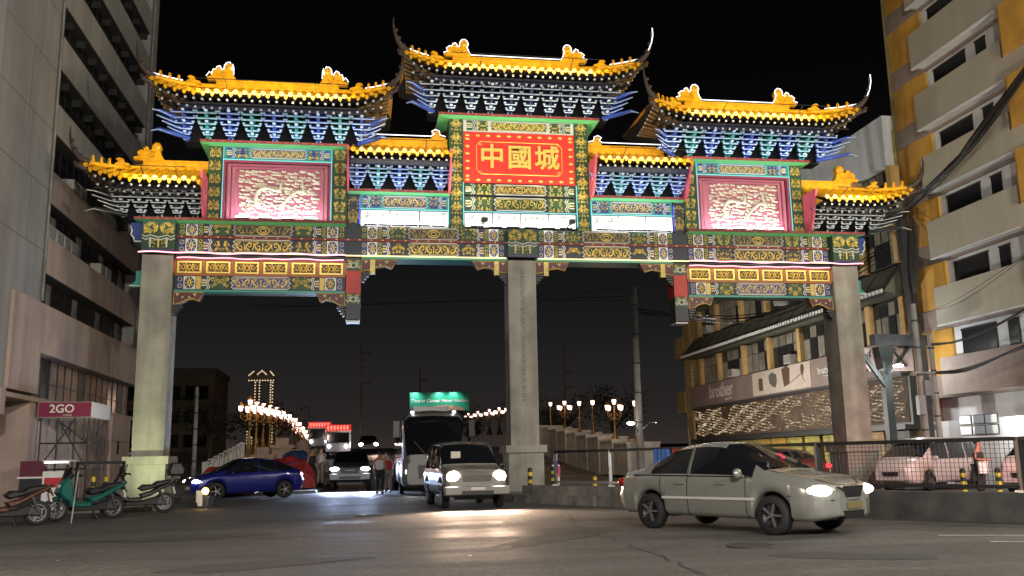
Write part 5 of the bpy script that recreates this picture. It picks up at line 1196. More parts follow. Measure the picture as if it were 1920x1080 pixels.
for k, (x, y, zb, h, r, lab) in enumerate(((-17.5, 46, 1.5, 4.6, 2.6, 'dark tree below the lit pylon on the left'), (-14.5, 52, 1.8, 4.4, 2.4, 'dark tree under the left lamp row, nearer the road'), (16, 48, 1.5, 5.5, 3, 'dark tree behind the right lamp posts near the tall pole'), (13, 55, 1.8, 5.2, 3, 'dark tree behind the nearest five lantern post'), (11.5, 66, 2.2, 5, 3, 'dark tree just right of the centre column in the background'), (7.5, 85, 2.5, 5, 3.2, 'dark tree left of the centre column behind the lamps'))): tree(x, y, zb, h, r, lab, 20+k)
# ================================================================ overhead cables
def cable(name, pts, r, lab, n=1, seed=0, sp=.1):
    rnd = random.Random(seed); mb = MB()
    for i in range(n):
        o = [(rnd.uniform(-sp, sp), rnd.uniform(-sp, sp), rnd.uniform(-sp, sp)) for _ in pts]; P = [Vector(p)+Vector(q) for p, q in zip(pts, o)]; Q = []
        for a in range(len(P)-1):
            p0, p1, p2, p3 = P[max(a-1, 0)], P[a], P[a+1], P[min(a+2, len(P)-1)]
            for t in (0, .25, .5, .75): Q.append(.5*((2*p1)+(p2-p0)*t+(2*p0-5*p1+4*p2-p3)*t*t+(3*p1-p0-3*p2+p3)*t**3))
        Q.append(P[-1]); mb.tube(Q, r*rnd.uniform(.6, 1.2), 5)
    return tag(mb.build(name, M_black), lab, 'cable')
cable('cable_bundle', [(16.6, 3, 10.9), (16.1, .8, 11.1), (15.8, -1.6, 11.55), (15.5, -4.2, 12.2), (15, -9, 14)], .035, 'thick bundle of black cables sagging in front of the balcony tower', 16, 1, .13)
cable('cable', [(15.55, .3, 5.2), (15.6, -1.5, 5.15), (15.5, -4.5, 5.6), (15, -9, 6.6)], .03, 'upper black cable strung across the lower balconies', 2, 2, .03)
cable('cable', [(15.55, .3, 4.15), (15.6, -1.5, 4.1), (15.5, -4.5, 4.5), (15, -9, 5.2)], .035, 'lower black cable bundle crossing just above the lit white wall', 4, 3, .06)
cable('cable', [(15.2, .3, 6.4), (15.5, -2, 6.5), (15.3, -6, 7.4)], .012, 'thin wire from the taller concrete pole across the balcony fronts', 2, 4, .15)
cable('cable', [(8.25, 14, 8.6), (13, 9, 7.6), (16.4, 4, 9.6)], .025, 'sagging cables from the tall pole along the sand building canopy', 6, 5, .25)
cable('cable', [(-16, 55, 15.5), (-4, 45, 14.0), (8.3, 14.2, 9.6)], .02, 'thin wire crossing the dark sky under the gateway', 3, 6, .4)
# ================================================================ street lamps standing behind the photographer
def street_lamp(x, y, h, p, col, lab, aim=None):
    T = thing('street_lamp', lab, 'street lamp', (x, y, 0)); mb = MB(); mb.tube([(x, y, 0), (x, y, h+.1)], [.09, .05], 8); mb.build('pole', M_galv, T)
    mb = MB(); mb.box(x-.25, x+.25, y-.12, y+.12, h+.1, h+.2); mb.build('head', M_galv, T); light('POINT', (x, y, h), p, col, T, size=.25)
street_lamp(-4, -38, 9.5, 27000, (1, .95, .87), 'tall street lamp behind the viewpoint')
street_lamp(9.5, -36, 9.5, 19000, (1, .95, .86), 'tall street lamp behind the viewpoint to the right')
street_lamp(-11.2, -23.5, 5.2, 2700, (1, .80, .66), 'warm street lamp by the left kerb outside the picture')
street_lamp(13.6, -15, 8.5, 4800, (1, .86, .66), 'tall street lamp beyond the right edge of the picture')
street_lamp(12.9, 9.5, 7.0, 900, (1, .84, .62), 'street lamp hidden behind the right column by the sand building') if 0 else None

TS = thing('traffic_signal', 'traffic signal showing red beyond the right edge of the picture', 'traffic light', (11.6, -13.2, 0))
mb = MB(); mb.tube([(11.6, -13.2, 0), (11.6, -13.2, 3.4)], .06, 8); mb.box(11.45, 11.75, -13.3, -13.1, 2.6, 3.5); mb.build('pole', M_black, TS)
mb = MB(); mb.ball((11.62, -13.05, 3.3), (.1, .05, .1)); mb.build('red_lens', glow('signal_red', (1, .05, .06), 6), TS)
light('SPOT', (11.65, -12.9, 3.25), 1500, (1, .10, .16), TS, aim=(.17, 1, -.25), size=.12, spot=52, blend=.8)
# ================================================================ vehicles
def cpaint(name, col, metal=.0, rough=.35): return mat(name, col, rough, metal, coat=.6)
def interp(tbl, x): return float(np.interp(x, [p[0] for p in tbl], [p[1] for p in tbl]))
def smooth_tbl(tbl, L, win):
    xs = np.linspace(-L/2, L/2, 201); v = np.interp(xs, [p[0] for p in tbl], [p[1] for p in tbl]); k = max(1, int(win/(L/200))); 
    if k > 1:
        pv = np.pad(v, k, mode='edge'); v = np.convolve(pv, np.ones(2*k+1)/(2*k+1), 'same')[k:-k]
    return xs, v
def vehicle(name, label, cat, loc, heading, P, paint, detail=1, group=None, lamp=None, lamp_strength=20):
    """lofted body; local +x is forward"""
    T = thing(name, label, cat, loc, heading, group); L = P['L']
    tb = {k: smooth_tbl(P[k], L, P.get('win', .07)) for k in ('top', 'belt', 'w', 'wt')}
    ev = lambda k, x: float(np.interp(x, *tb[k]))
    R = P['R']; zc = P.get('zc', R)
    def bot(x):
        b = interp(P['bot'], x)
        for xw in P['wheels']:
            d = abs(x-xw); Ra = R*1.17
            if d < Ra: b = max(b, zc+math.sqrt(Ra*Ra-d*d))
        return b
    st = set(np.round(np.linspace(-L/2, L/2, int(L/(.05 if detail else .09))), 4))
    for xw in P['wheels']:
        for q in (-1, 1): st |= {round(xw+q*R*1.172, 4), round(xw+q*R*1.165, 4), round(xw+q*R*1.1, 4)}
    seams = P.get('seams', [])
    for x in seams: st |= {round(x-.008, 4), round(x+.008, 4)}
    for a, b in P['side_win']: st |= {a, b}
    for a, b in (P['wind'], P['rear']): st |= {a, b}
    for q in (.012, .025, .045, .07, .1): st |= {round(L/2-q, 4), round(q-L/2, 4)}
    st = sorted(st); NJ = 12
    def ring(x):
        b = bot(x); w, wt, bl, tp = ev('w', x), ev('wt', x), ev('belt', x), ev('top', x); b = min(b, bl-.06); bl = max(bl, b+.05)
        tp = max(tp, bl+.02); g = tp-bl
        pts = [(0, b), (w*.9, b), (w*.975, b+.12*(bl-b)), (w, b+.5*(bl-b)), (w*.99, b+.85*(bl-b)), (w*.96, bl)]
        e = min(1, g/.25); wa = w*.94; wr = wa*(1-e)+wt*e
        for q in (.04, .35, .66, .93): pts.append((wa+(wr-wa)*q**1.25, bl+g*(.02+.9*q)))
        pts += [(wr*.86, bl+g*.975), (0, tp+ .012)]
        return pts
    half = [ring(x) for x in st]; n = len(st)
    vid = lambda i, j, s: (i, j, s)
    groups = {}
    def put(g, quad): groups.setdefault(g, []).append(quad)
    for i in range(n-1):
        xm = (st[i]+st[i+1])/2; seam = any(abs(xm-q) < .009 for q in seams)
        for j in range(NJ-1):
            for s in (1, -1):
                g = 'body'
                if 6 <= j <= 8 and any(a <= xm <= b for a, b in P['side_win']) and half[i][9][1]-half[i][5][1] > .08: g = ('side_window', [k for k, (a, b) in enumerate(P['side_win']) if a <= xm <= b][0], s)
                elif j >= P.get('wj', 9) and P['wind'][0] <= xm <= P['wind'][1] and not (j < 10 and detail and P.get('apillar', True) and j < 9): g = 'windshield'
                elif j >= 9 and P['rear'][0] <= xm <= P['rear'][1]: g = 'rear_window'
                elif seam and 1 <= j <= 8: g = 'seam'
                q = [(st[i], s*half[i][j][0], half[i][j][1]), (st[i+1], s*half[i+1][j][0], half[i+1][j][1]), (st[i+1], s*half[i+1][j+1][0], half[i+1][j+1][1]), (st[i], s*half[i][j+1][0], half[i][j+1][1])]
                put(g, q if s > 0 else q[::-1])
    def weld(quads, mi, mb):
        idx = {}; vs = []; fs = []
        for q in quads:
            f = []
            for p in q:
                k = (round(p[0], 4), round(p[1], 4), round(p[2], 4))
                if k not in idx: idx[k] = len(vs); vs.append(p)
                if not f or f[-1] != idx[k]: f.append(idx[k])
            if len(set(f)) > 2: fs.append(tuple(dict.fromkeys(f)))
        mb.add(vs, [f[::-1] for f in fs], mi, True)
    mb = MB(); weld(groups.pop('body'), 0, mb)
    if 'seam' in groups: weld(groups.pop('seam'), 1, mb)
    for i, fl in ((0, 1), (n-1, 0)):
        r = half[i]; ringp = [(st[i], y, z) for y, z in r]+[(st[i], -y, z) for y, z in r[::-1][1:-1]]
        mb.add(ringp, [tuple(range(len(ringp)))[::(-1 if fl else 1)]], 0)
    for xw in P['wheels']: mb.box(xw-R*1.1, xw+R*1.1, -P['hw']*.62, P['hw']*.62, zc*.7, zc+R*1.1, 1)
    mb.build('body', [paint, M_black], T)
    for g, q in groups.items():
        m2 = MB(); weld(q, 0, m2); m2.build(g if isinstance(g, str) else g[0], P.get('glass', M_glass), T)
    for xw in P['wheels']:
        for s in (1, -1):
            y0 = s*(P['hw']-.21); y1 = s*(P['hw']-.02); m2 = MB(); a, b = (y0, y1)
            m2.lathe([(.55*R, a), (.93*R, a), (R, a+s*.03), (R, b-s*.03), (.93*R, b), (.62*R, b)], (xw, 0, zc), 20, 0, 'y'); Wh = m2.build('wheel', M_rubber, T)
            m2 = MB(); m2.lathe([(.001, b-s*.05), (.62*R, b-s*.06), (.64*R, b-s*.0)], (xw, 0, zc), 20, 1, 'y')
            for k in range(5 if detail else 4):
                c, d = math.cos(k*2*PI/5), math.sin(k*2*PI/5); m2.beam((xw+c*.1*R, b-s*.02, zc+d*.1*R), (xw+c*.6*R, b-s*.02, zc+d*.6*R), .15*R, .03, 0)
            m2.lathe([(.001, b+s*.0), (.15*R, b-s*.01)], (xw, 0, zc), 10, 0, 'y'); m2.build('rim', [M_alloy, M_black], Wh)
    return T
M_alloy = mat('alloy_wheel', (.22, .22, .23), .35, .6)
M_head = glow('headlamp_warm', (1, .88, .72), 38); M_headw = glow('headlamp_cool', (.85, .90, 1), 38); M_headlow = glow('headlamp_soft', (1, .95, .82), 9)
M_tail = glow('tail_lamp_red', (1, .04, .06), 2.2); M_taild = mat('tail_lamp_dark', (.25, .01, .01), .2)
M_plate = mat('number_plate', (.5, .48, .40), .5)
def part_ball(T, name, c, r, m, n=12):
    mb = MB(); mb.ball(c, r, 0, n, 8); return mb.build(name, m, T)
def part_box(T, name, *b, m):
    mb = MB(); mb.box(*b); return mb.build(name, m, T)
def mirrors(T, x, hw, z, m):
    for s in (1, -1): mb = MB(); mb.ball((x, s*(hw+.09), z), (.06, .10, .08), 0, 8, 6); mb.beam((x, s*(hw-.05), z-.05), (x, s*(hw+.06), z-.02), .04); mb.build('side_mirror', m, T)
def heads(T, xf, y, z, r, m, p, col, dz=-.12, spot=75, ang=1):
    for s in (1, -1): part_ball(T, 'headlight', (xf, s*y, z), r, m)
    for s in (1, -1):
        if p: light('SPOT', (xf+.16, s*y, z), p, col, T, aim=(1, 0, dz), size=.06, spot=spot, blend=.7)
# --- silver saloon, near right
SED = dict(L=4.3, hw=.85, R=.30, zc=.30, wheels=(-1.27, 1.23), win=.09,
    top=[(-2.15, .62), (-2.08, .95), (-1.55, 1.03), (-.75, 1.40), (-.2, 1.46), (.25, 1.44), (1.15, .97), (1.75, .88), (2.05, .76), (2.15, .60)],
    belt=[(-2.15, .58), (-2.0, .86), (-1.4, .92), (.6, .88), (1.2, .86), (1.8, .78), (2.05, .68), (2.15, .56)],
    w=[(-2.15, .60), (-2.0, .76), (-1.5, .84), (0, .85), (1.4, .84), (1.8, .815), (1.98, .75), (2.07, .66), (2.12, .52), (2.15, .22)],
    wt=[(-2.15, .5), (-1.5, .56), (-.6, .56), (.2, .58), (1.1, .66), (2.15, .45)],
    bot=[(-2.15, .42), (-1.9, .26), (1.85, .22), (2.15, .30)], side_win=[(-1.25, -.42), (-.36, .90)], wind=(.28, 1.1), rear=(-1.5, -.82), seams=(-1.0, -.40, .78), wj=9)
P_sil = cpaint('silver_cream_paint', (.36, .36, .325), .5, .2)
hd = math.atan2(-.86, .42)
C1 = vehicle('saloon_car', 'silver saloon car nearest the camera turning past the median wall with headlights on', 'car', (.90, -15.9, 0), math.atan2(-2.1, 1.25), SED, P_sil)
heads(C1, 1.88, .60, .67, (.27, .19, .10), M_headlow, 60, (1, .93, .8))
mb = MB(); mb.prism([(-.30, .74), (.30, .74), (.22, .56), (-.22, .56)], 0, .06, 0); mb.M = None
def fgrill(T, x, poly, m, name, d=.05):
    mb = MB(); mb.prism(poly, x-d, x, 0, ax='x'); return mb.build(name, m, T)
fgrill(C1, 2.165, [(-.29, .72), (.29, .72), (.20, .57), (-.20, .57)], M_black, 'grille', .12)
fgrill(C1, 2.18, [(-.08, .65), (.08, .65), (.08, .635), (-.08, .635)], M_chrome, 'badge_bar', .03)
fgrill(C1, 2.155, [(-.30, .37), (.30, .37), (.26, .25), (-.26, .25)], M_black, 'air_intake', .14)
for s in (1, -1): fgrill(C1, 2.02, [(s*.34, .36), (s*.66, .38), (s*.62, .28), (s*.36, .28)], M_black, 'fog_recess', .12)
fgrill(C1, 2.18, [(-.2, .50), (.2, .50), (.2, .40), (-.2, .40)], mat('plate_dark_yellow', (.16, .13, .05), .5), 'number_plate', .05)
for s in (1, -1):
    part_ball(C1, 'tail_light', (-2.0, s*.66, .78), (.14, .12, .09), M_taild)
    for x in (-.55, .30): mb = MB(); mb.box(x-.11, x+.11, s*.85-.012, s*.85+.016, .76, .79); mb.build('door_handle', P_sil, C1)
    mb = MB(); mb.box(-.95, .95, s*.852-.01, s*.852+.01, .52, .56); mb.build('side_moulding', mat('moulding_silver', (.5, .5, .46), .4), C1)
    mb = MB(); mb.prism([(-1.62, .905), (.92, .875), (.92, .895), (-1.62, .925)], s*.80-.02, s*.80+.02, 0); mb.build('window_line', M_chrome, C1)
mirrors(C1, .72, .84, .94, P_sil)
fgrill(C1, 2.17, [(-.31, .735), (.31, .735), (.31, .72), (-.31, .72)], M_chrome, 'grille_trim', .10)
mb = MB(); mb.tube([(1.55, .83, .60), (1.9, .74, .55), (2.10, .50, .53), (2.165, 0, .53), (2.10, -.50, .53), (1.9, -.74, .55), (1.55, -.83, .60)], .012, 5); mb.build('bumper_seam', M_black, C1)
mb = MB(); mb.tube([(1.1, .66, .985), (1.9, .52, .83), (2.08, .3, .755), (2.1, 0, .75), (2.08, -.3, .755), (1.9, -.52, .83), (1.1, -.66, .985)], .007, 5); mb.build('bonnet_seam', M_black, C1)
for sy in (.35, -.25): mb = MB(); mb.beam((1.10, sy, .985), (.78, sy+.35, 1.17), .02, .015); mb.build('wiper', M_black, C1)
mb = MB(); mb.tube([(-1.2, .3, 1.30), (-1.25, .3, 1.75)], .008, 5); mb.build('aerial', M_black, C1)
mb = MB(); mb.add([(.80, .30, 1.195), (.80, .16, 1.20), (.70, .14, 1.255), (.72, .28, 1.245), (.86, .22, 1.165), (.88, .12, 1.155)], [(0, 1, 2, 3), (0, 4, 5, 1)]); mb.build('windscreen_reflection', glow('red_reflection_glow', (1, .03, .06), .7), C1)  # glowing red patch stands in for a reflection on the windscreen
# --- boxy silver utility van in front of the centre column
AUV = dict(L=4.4, hw=.84, R=.33, zc=.33, wheels=(-1.35, 1.35), win=.06,
    top=[(-2.2, .80), (-2.14, 1.2), (-2.0, 1.66), (-1.5, 1.76), (.35, 1.76), (.55, 1.70), (1.15, 1.12), (2.0, 1.0), (2.15, .90), (2.2, .75)],
    belt=[(-2.2, .75), (-2.1, 1.0), (.9, 1.0), (1.2, 1.0), (2.0, .92), (2.2, .70)],
    w=[(-2.2, .78), (-2.05, .83), (0, .84), (1.7, .83), (2.1, .78), (2.2, .70)], wt=[(-2.2, .66), (-1.8, .70), (.4, .70), (1.1, .76), (2.2, .6)],
    bot=[(-2.2, .45), (-1.9, .35), (1.9, .33), (2.2, .38)], side_win=[(-1.95, -1.0), (-.92, -.12), (-.04, .85)], wind=(.50, 1.12), rear=(-2.14, -2.02), seams=(-.96, -.08, .98))
P_auv = cpaint('beige_silver_paint', (.25, .24, .22), .35, .3)
C2 = vehicle('utility_van', 'boxy silver people carrier with glaring headlights in front of the centre column', 'car', (-2.66, -4.9, 0), math.atan2(-3.3, .22), AUV, P_auv)
heads(C2, 2.12, .60, .82, (.11, .18, .15), M_head, 800, (1, .70, .50), -.10, 125)
fgrill(C2, 2.225, [(-.40, .86), (.40, .86), (.36, .70), (-.36, .70)], mat('grille_brown', (.10, .08, .07), .4), 'grille', .1)
for z in (.74, .78, .82): fgrill(C2, 2.24, [(-.38, z), (.38, z), (.38, z+.012), (-.38, z+.012)], M_chrome, 'grille_bar', .03)
mb = MB(); mb.prism([(-.86, .58), (.86, .58), (.84, .36), (-.84, .36)], 2.02, 2.3, 0, ch=.03, ax='x'); mb.build('bumper', P_auv, C2)
fgrill(C2, 2.32, [(-.42, .47), (.42, .47), (.40, .38), (-.40, .38)], M_black, 'air_intake', .04); fgrill(C2, 2.33, [(-.18, .56), (.18, .56), (.18, .48), (-.18, .48)], M_plate, 'number_plate', .04)
mirrors(C2, .85, .84, 1.1, M_black)
for s in (1, -1): mb = MB(); mb.box(-1.6, 1.7, s*.845-.01, s*.845+.012, .60, .66); mb.build('side_stripe', mat('stripe_grey', (.2, .2, .2), .4), C2)
mb = MB(); mb.box(.95, .96, -.48, -.22, 1.28, 1.48); mb.build('windscreen_sticker', M_plate, C2)
# --- silver pickup with cool headlights
PUP = dict(L=5.2, hw=.93, R=.39, zc=.39, wheels=(-1.6, 1.6), win=.08,
    top=[(-2.6, .9), (-2.55, 1.12), (-.95, 1.16), (-.8, 1.6), (-.5, 1.80), (.4, 1.80), (1.15, 1.24), (2.2, 1.12), (2.5, 1.0), (2.6, .85)],
    belt=[(-2.6, .85), (-2.5, 1.08), (1.2, 1.12), (2.2, 1.04), (2.5, .95), (2.6, .8)],
    w=[(-2.6, .86), (-2.4, .92), (2.0, .93), (2.45, .86), (2.6, .72)], wt=[(-2.6, .8), (-.8, .68), (.4, .70), (1.2, .80), (2.6, .65)],
    bot=[(-2.6, .6), (-2, .5), (2.2, .42), (2.6, .5)], side_win=[(-.75, -.05), (.03, .95)], wind=(.42, 1.12), rear=(-.95, -.78), seams=(-.02, 1.05))
P_pup = cpaint('silver_grey_paint', (.16, .165, .19), .4, .3)
C3 = vehicle('pickup_truck', 'silver pickup truck with bluish headlights driving under the left opening', 'pickup', (-5.95, 14.0, .0), -PI/2-.02, PUP, P_pup)
heads(C3, 2.48, .68, .98, (.10, .2, .085), M_headw, 1300, (.55, .68, 1), -.10, 120)
fgrill(C3, 2.63, [(-.46, 1.02), (.46, 1.02), (.40, .80), (-.40, .80)], M_black, 'grille', .1); fgrill(C3, 2.64, [(-.2, .94), (.2, .94), (.2, .91), (-.2, .91)], M_chrome, 'badge_bar', .03)
mb = MB(); mb.prism([(-.92, .78), (.92, .78), (.88, .5), (-.88, .5)], 2.4, 2.68, 0, ch=.03, ax='x'); mb.build('bumper', P_pup, C3); fgrill(C3, 2.70, [(-.5, .66), (.5, .66), (.46, .55), (-.46, .55)], M_black, 'air_intake', .04)
mirrors(C3, .95, .92, 1.22, P_pup)
for s in (1, -1): part_ball(C3, 'fog_lamp', (2.62, s*.66, .62), (.05, .08, .04), M_headlow)
# --- deep blue hatchback left
HAT = dict(L=4.1, hw=.85, R=.31, zc=.31, wheels=(-1.28, 1.24), win=.09,
    top=[(-2.05, .62), (-1.98, .95), (-1.72, 1.10), (-1.0, 1.38), (-.3, 1.47), (.25, 1.44), (1.1, .98), (1.65, .88), (1.95, .76), (2.05, .6)],
    belt=[(-2.05, .58), (-1.95, .92), (-1.4, .97), (.6, .90), (1.2, .87), (1.75, .78), (1.97, .68), (2.05, .56)],
    w=[(-2.05, .6), (-1.9, .78), (-1.5, .84), (0, .85), (1.3, .84), (1.8, .76), (1.97, .64), (2.05, .5)], wt=[(-2.05, .5), (-1.5, .56), (-.6, .57), (.2, .58), (1.1, .66), (2.05, .45)],
    bot=[(-2.05, .42), (-1.85, .26), (1.8, .22), (2.05, .3)], side_win=[(-1.55, -.95), (-.9, -.34), (-.28, .88)], wind=(.28, 1.05), rear=(-1.70, -1.05), seams=(-.92, -.31, .78))
P_blu = cpaint('deep_blue_paint', (.012, .015, .17), .2, .25)
C4 = vehicle('hatchback_car', 'deep blue hatchback turning left behind the left column with lit headlight', 'car', (-9.75, 4.6, .02), math.atan2(-.42, -.9), HAT, P_blu)
heads(C4, 1.84, .58, .66, (.2, .17, .075), M_headw, 60, (.8, .88, 1), -.12, 80)
fgrill(C4, 2.07, [(-.3, .70), (.3, .70), (.22, .55), (-.22, .55)], M_black, 'grille', .12); fgrill(C4, 2.09, [(-.2, .48), (.2, .48), (.2, .38), (-.2, .38)], M_plate, 'number_plate', .05)
for s in (1, -1):
    part_ball(C4, 'tail_light', (-1.9, s*.64, .84), (.12, .13, .09), glow('tail_lamp_pinkish', (1, .5, .6), 3))
    for x in (-.5, .25): mb = MB(); mb.box(x-.11, x+.11, s*.85-.012, s*.85+.018, .76, .79); mb.build('door_handle', M_chrome, C4)
mirrors(C4, .72, .84, .94, P_blu)
mb = MB(); mb.box(-1.95, -1.55, -.5, .5, 1.22, 1.25); mb.build('spoiler', P_blu, C4)
# --- coach
BUS = dict(L=10.5, hw=1.25, R=.48, zc=.48, wheels=(-3.2, 3.3), win=.10,
    top=[(-5.25, 2.9), (-5.0, 3.15), (4.3, 3.18), (4.75, 3.05), (4.98, 2.62), (5.2, 1.45), (5.25, 1.2)],
    belt=[(-5.25, 1.3), (4.9, 1.3), (5.18, 1.22), (5.25, 1.0)], w=[(-5.25, 1.2), (4.6, 1.25), (5.05, 1.2), (5.25, 1.02)], wt=[(-5.25, 1.1), (4.3, 1.16), (5.0, 1.12), (5.25, 1.0)],
    bot=[(-5.25, .4), (5.0, .32), (5.25, .4)], side_win=[(-5.0, -2.6), (-2.5, -.1), (0, 2.4), (2.5, 4.2)], wind=(4.80, 5.19), rear=(-5.2, -5.19), seams=(2.45, 4.3))
P_bus = cpaint('coach_grey_paint', (.17, .168, .16), .15, .35)
C5 = vehicle('coach', 'large grey coach with dark windscreen queued behind the silver people carrier', 'bus', (-2.78, 9.3, 0), -PI/2, BUS, P_bus, 0)
heads(C5, 5.16, .95, .86, (.09, .14, .20), M_headlow, 50, (1, .92, .85), -.1, 90)
fgrill(C5, 5.29, [(-.62, 1.12), (.62, 1.12), (.58, .62), (-.58, .62)], mat('coach_panel_dark', (.05, .05, .05), .5), 'front_panel', .08); fgrill(C5, 5.31, [(-.26, .56), (.26, .56), (.26, .44), (-.26, .44)], M_plate, 'number_plate', .06)
for s in (1, -1):
    part_ball(C5, 'marker_lamp', (4.72, s*.8, 3.1), (.06, .07, .05), glow('marker_glow', (.85, .9, 1), 8))
    mb = MB(); mb.beam((4.9, s*1.1, 2.85), (5.25, s*1.42, 2.75), .05); mb.box(5.18, 5.3, s*1.42-.11, s*1.42+.11, 2.15, 2.75); mb.build('side_mirror', M_black, C5)
    mb = MB(); mb.beam((5.2, s*.25, 1.42), (5.1, s*.75, 2.0), .03); mb.build('wiper', M_black, C5)
mb = MB(); mb.box(5.12, 5.13, -.55, -.1, 1.62, 1.8); mb.build('windscreen_card', M_plate, C5)
mb = MB(); mb.box(-1, 3.4, -.7, .7, 3.18, 3.40); mb.build('roof_unit', P_bus, C5)
# --- vans behind the fence
VAN = dict(L=4.5, hw=.85, R=.31, zc=.31, wheels=(-1.35, 1.30), win=.09,
    top=[(-2.25, 1.1), (-2.2, 1.5), (-1.9, 1.72), (.3, 1.74), (.9, 1.58), (1.6, 1.06), (2.05, .94), (2.2, .8), (2.25, .65)],
    belt=[(-2.25, .9), (-2.1, 1.0), (1.3, .98), (1.7, .95), (2.1, .82), (2.25, .6)], w=[(-2.25, .75), (-2.0, .84), (1.5, .85), (2.0, .76), (2.25, .55)], wt=[(-2.25, .62), (.3, .68), (1.5, .72), (2.25, .5)],
    bot=[(-2.25, .4), (-1.9, .28), (1.9, .25), (2.25, .35)], side_win=[(-2.0, -.95), (-.88, .08), (.15, 1.05)], wind=(.78, 1.56), rear=(-2.2, -1.98), seams=(-.92, .12, 1.1))
P_van = cpaint('white_van_paint', (.60, .56, .55), 0, .35)
hv = math.atan2(-.42, -.9)
V1 = vehicle('parked_van', 'white van lit pink by tail lamps, whole behind the wire fence', 'van', (13.6, -1.9, 0), hv, VAN, P_van, 0, 'vans behind the wire fence')
V2 = vehicle('parked_van', 'white van lit pink, cut off by the right edge of the picture', 'van', (14.9, -6.4, 0), hv, VAN, P_van, 0, 'vans behind the wire fence')
for V in (V1, V2):
    for s in (1, -1): part_ball(V, 'headlight', (1.98, s*.56, .74), (.16, .14, .09), mat('headlamp_off', (.5, .5, .5), .15))
    mirrors(V, 1.1, .84, 1.05, P_van); fgrill(V, 2.28, [(-.3, .62), (.3, .62), (.26, .48), (-.26, .48)], M_black, 'grille', .08)
T = thing('stopped_car', 'dark car with glowing red tail lamps stopped behind the wire fence near the right column', 'car', (0, 0, 0))
T.location = (9.9, -1.2, 0); T.rotation_euler = (0, 0, 1.9)
bpy.data.objects.remove(T)
P_dk = cpaint('dark_red_brown_paint', (.10, .03, .03), .1, .4)
C6 = vehicle('stopped_car', 'dark car with glowing red tail lamps stopped behind the wire fence near the right column', 'car', (9.8, 1.6, 0), 1.75, HAT, P_dk, 0)
for s in (1, -1): part_ball(C6, 'tail_light', (-2.0, s*.64, .84), (.1, .13, .09), M_tail)
light('SPOT', (-2.2, -.4, .85), 60, (1, .06, .10), C6, aim=(-1, -.35, -.05), size=.1, spot=130, blend=.6); light('POINT', (-2.3, .3, .8), 10, (1, .06, .1), C6, size=.1)
# --- far jeepneys with red lit signs
def jeepney(x, y, zoff, lab, hl):
    z0 = road_z(y); T = thing('jeepney', lab, 'jeepney', (x, y, z0)); s_ = MB()
    s_.box(x-.95, x+.95, y+.2, y+4.6, z0+.5, z0+1.3, 0); s_.box(x-.9, x+.9, y-1.2, y+.2, z0+.5, z0+1.15, 0); s_.box(x-1.0, x+1.0, y-.1, y+4.7, z0+2.0, z0+2.2, 0)
    for px in (-.9, .9):
        for py in (0, 1.4, 2.9, 4.4): s_.box(x+px-.06, x+px+.06, y+py, y+py+.12, z0+1.3, z0+2.0, 0)
    s_.build('body', mat('jeepney_steel', (.3, .3, .32), .35, .6), T)
    m2 = MB(); m2.box(x-.85, x+.85, y+.0, y+.04, z0+1.2, z0+1.95); m2.build('windshield', M_glass, T)
    m2 = MB(); m2.box(x-1.0, x+1.0, y-.35, y-.1, z0+2.15, z0+2.6, 0)
    for k in range(7): m2.box(x-.85+k*.25, x-.7+k*.25, y-.38, y-.35, z0+2.22, z0+2.52, 1)
    for k in range(9): m2.ball((x-.95+k*.24, y-.38, z0+2.12), .05, 1, 6, 4)
    m2.build('lit_sign', [glow('jeepney_red_glow', (1, .04, .03), .7), glow('jeepney_sign_letters', (1, .22, .16), 1.6)], T)
    m2 = MB()
    for q in (-.75, .75): m2.lathe([(.3, q-.1), (.36, q-.1), (.36, q+.1), (.3, q+.1), (.001, q+.1)], (x, y-.6, z0+.36), 12, 0, 'x')
    m2.build('wheels_pair', M_rubber, T).name = 'wheel'
    for q in (-.65, .65): part_ = MB(); part_.ball((x+q, y-1.22, z0+.9), .12); part_.build('headlight', hl, T)
jeepney(-7.4, 44, 0, 'jeepney with a glowing red roof sign behind the pickup, nearer and right of the other', M_headw); jeepney(-9.2, 52, 0, 'farther jeepney with a glowing red roof sign behind the pickup', M_headw)
P_dc = cpaint('dark_grey_paint', (.05, .05, .055), .2, .4)
C7 = vehicle('oncoming_car', 'dark car with blinding white headlights left of the pickup in the distance', 'car', (-10.0, 36, road_z(36)), -PI/2, HAT, P_dc, 0); heads(C7, 1.95, .6, .66, (.12, .2, .14), glow('headlamp_blinding', (.95, 1, .97), 60), 120, (.95, 1, .97), -.08)
C8 = vehicle('oncoming_car', 'dark car with pinkish headlights to the right of the pickup in the distance', 'car', (-5.0, 50, road_z(50)), -PI/2, HAT, P_dc, 0); heads(C8, 1.95, .6, .66, (.12, .2, .12), glow('headlamp_pinkish', (1, .62, .55), 45), 160, (1, .66, .5), -.1)
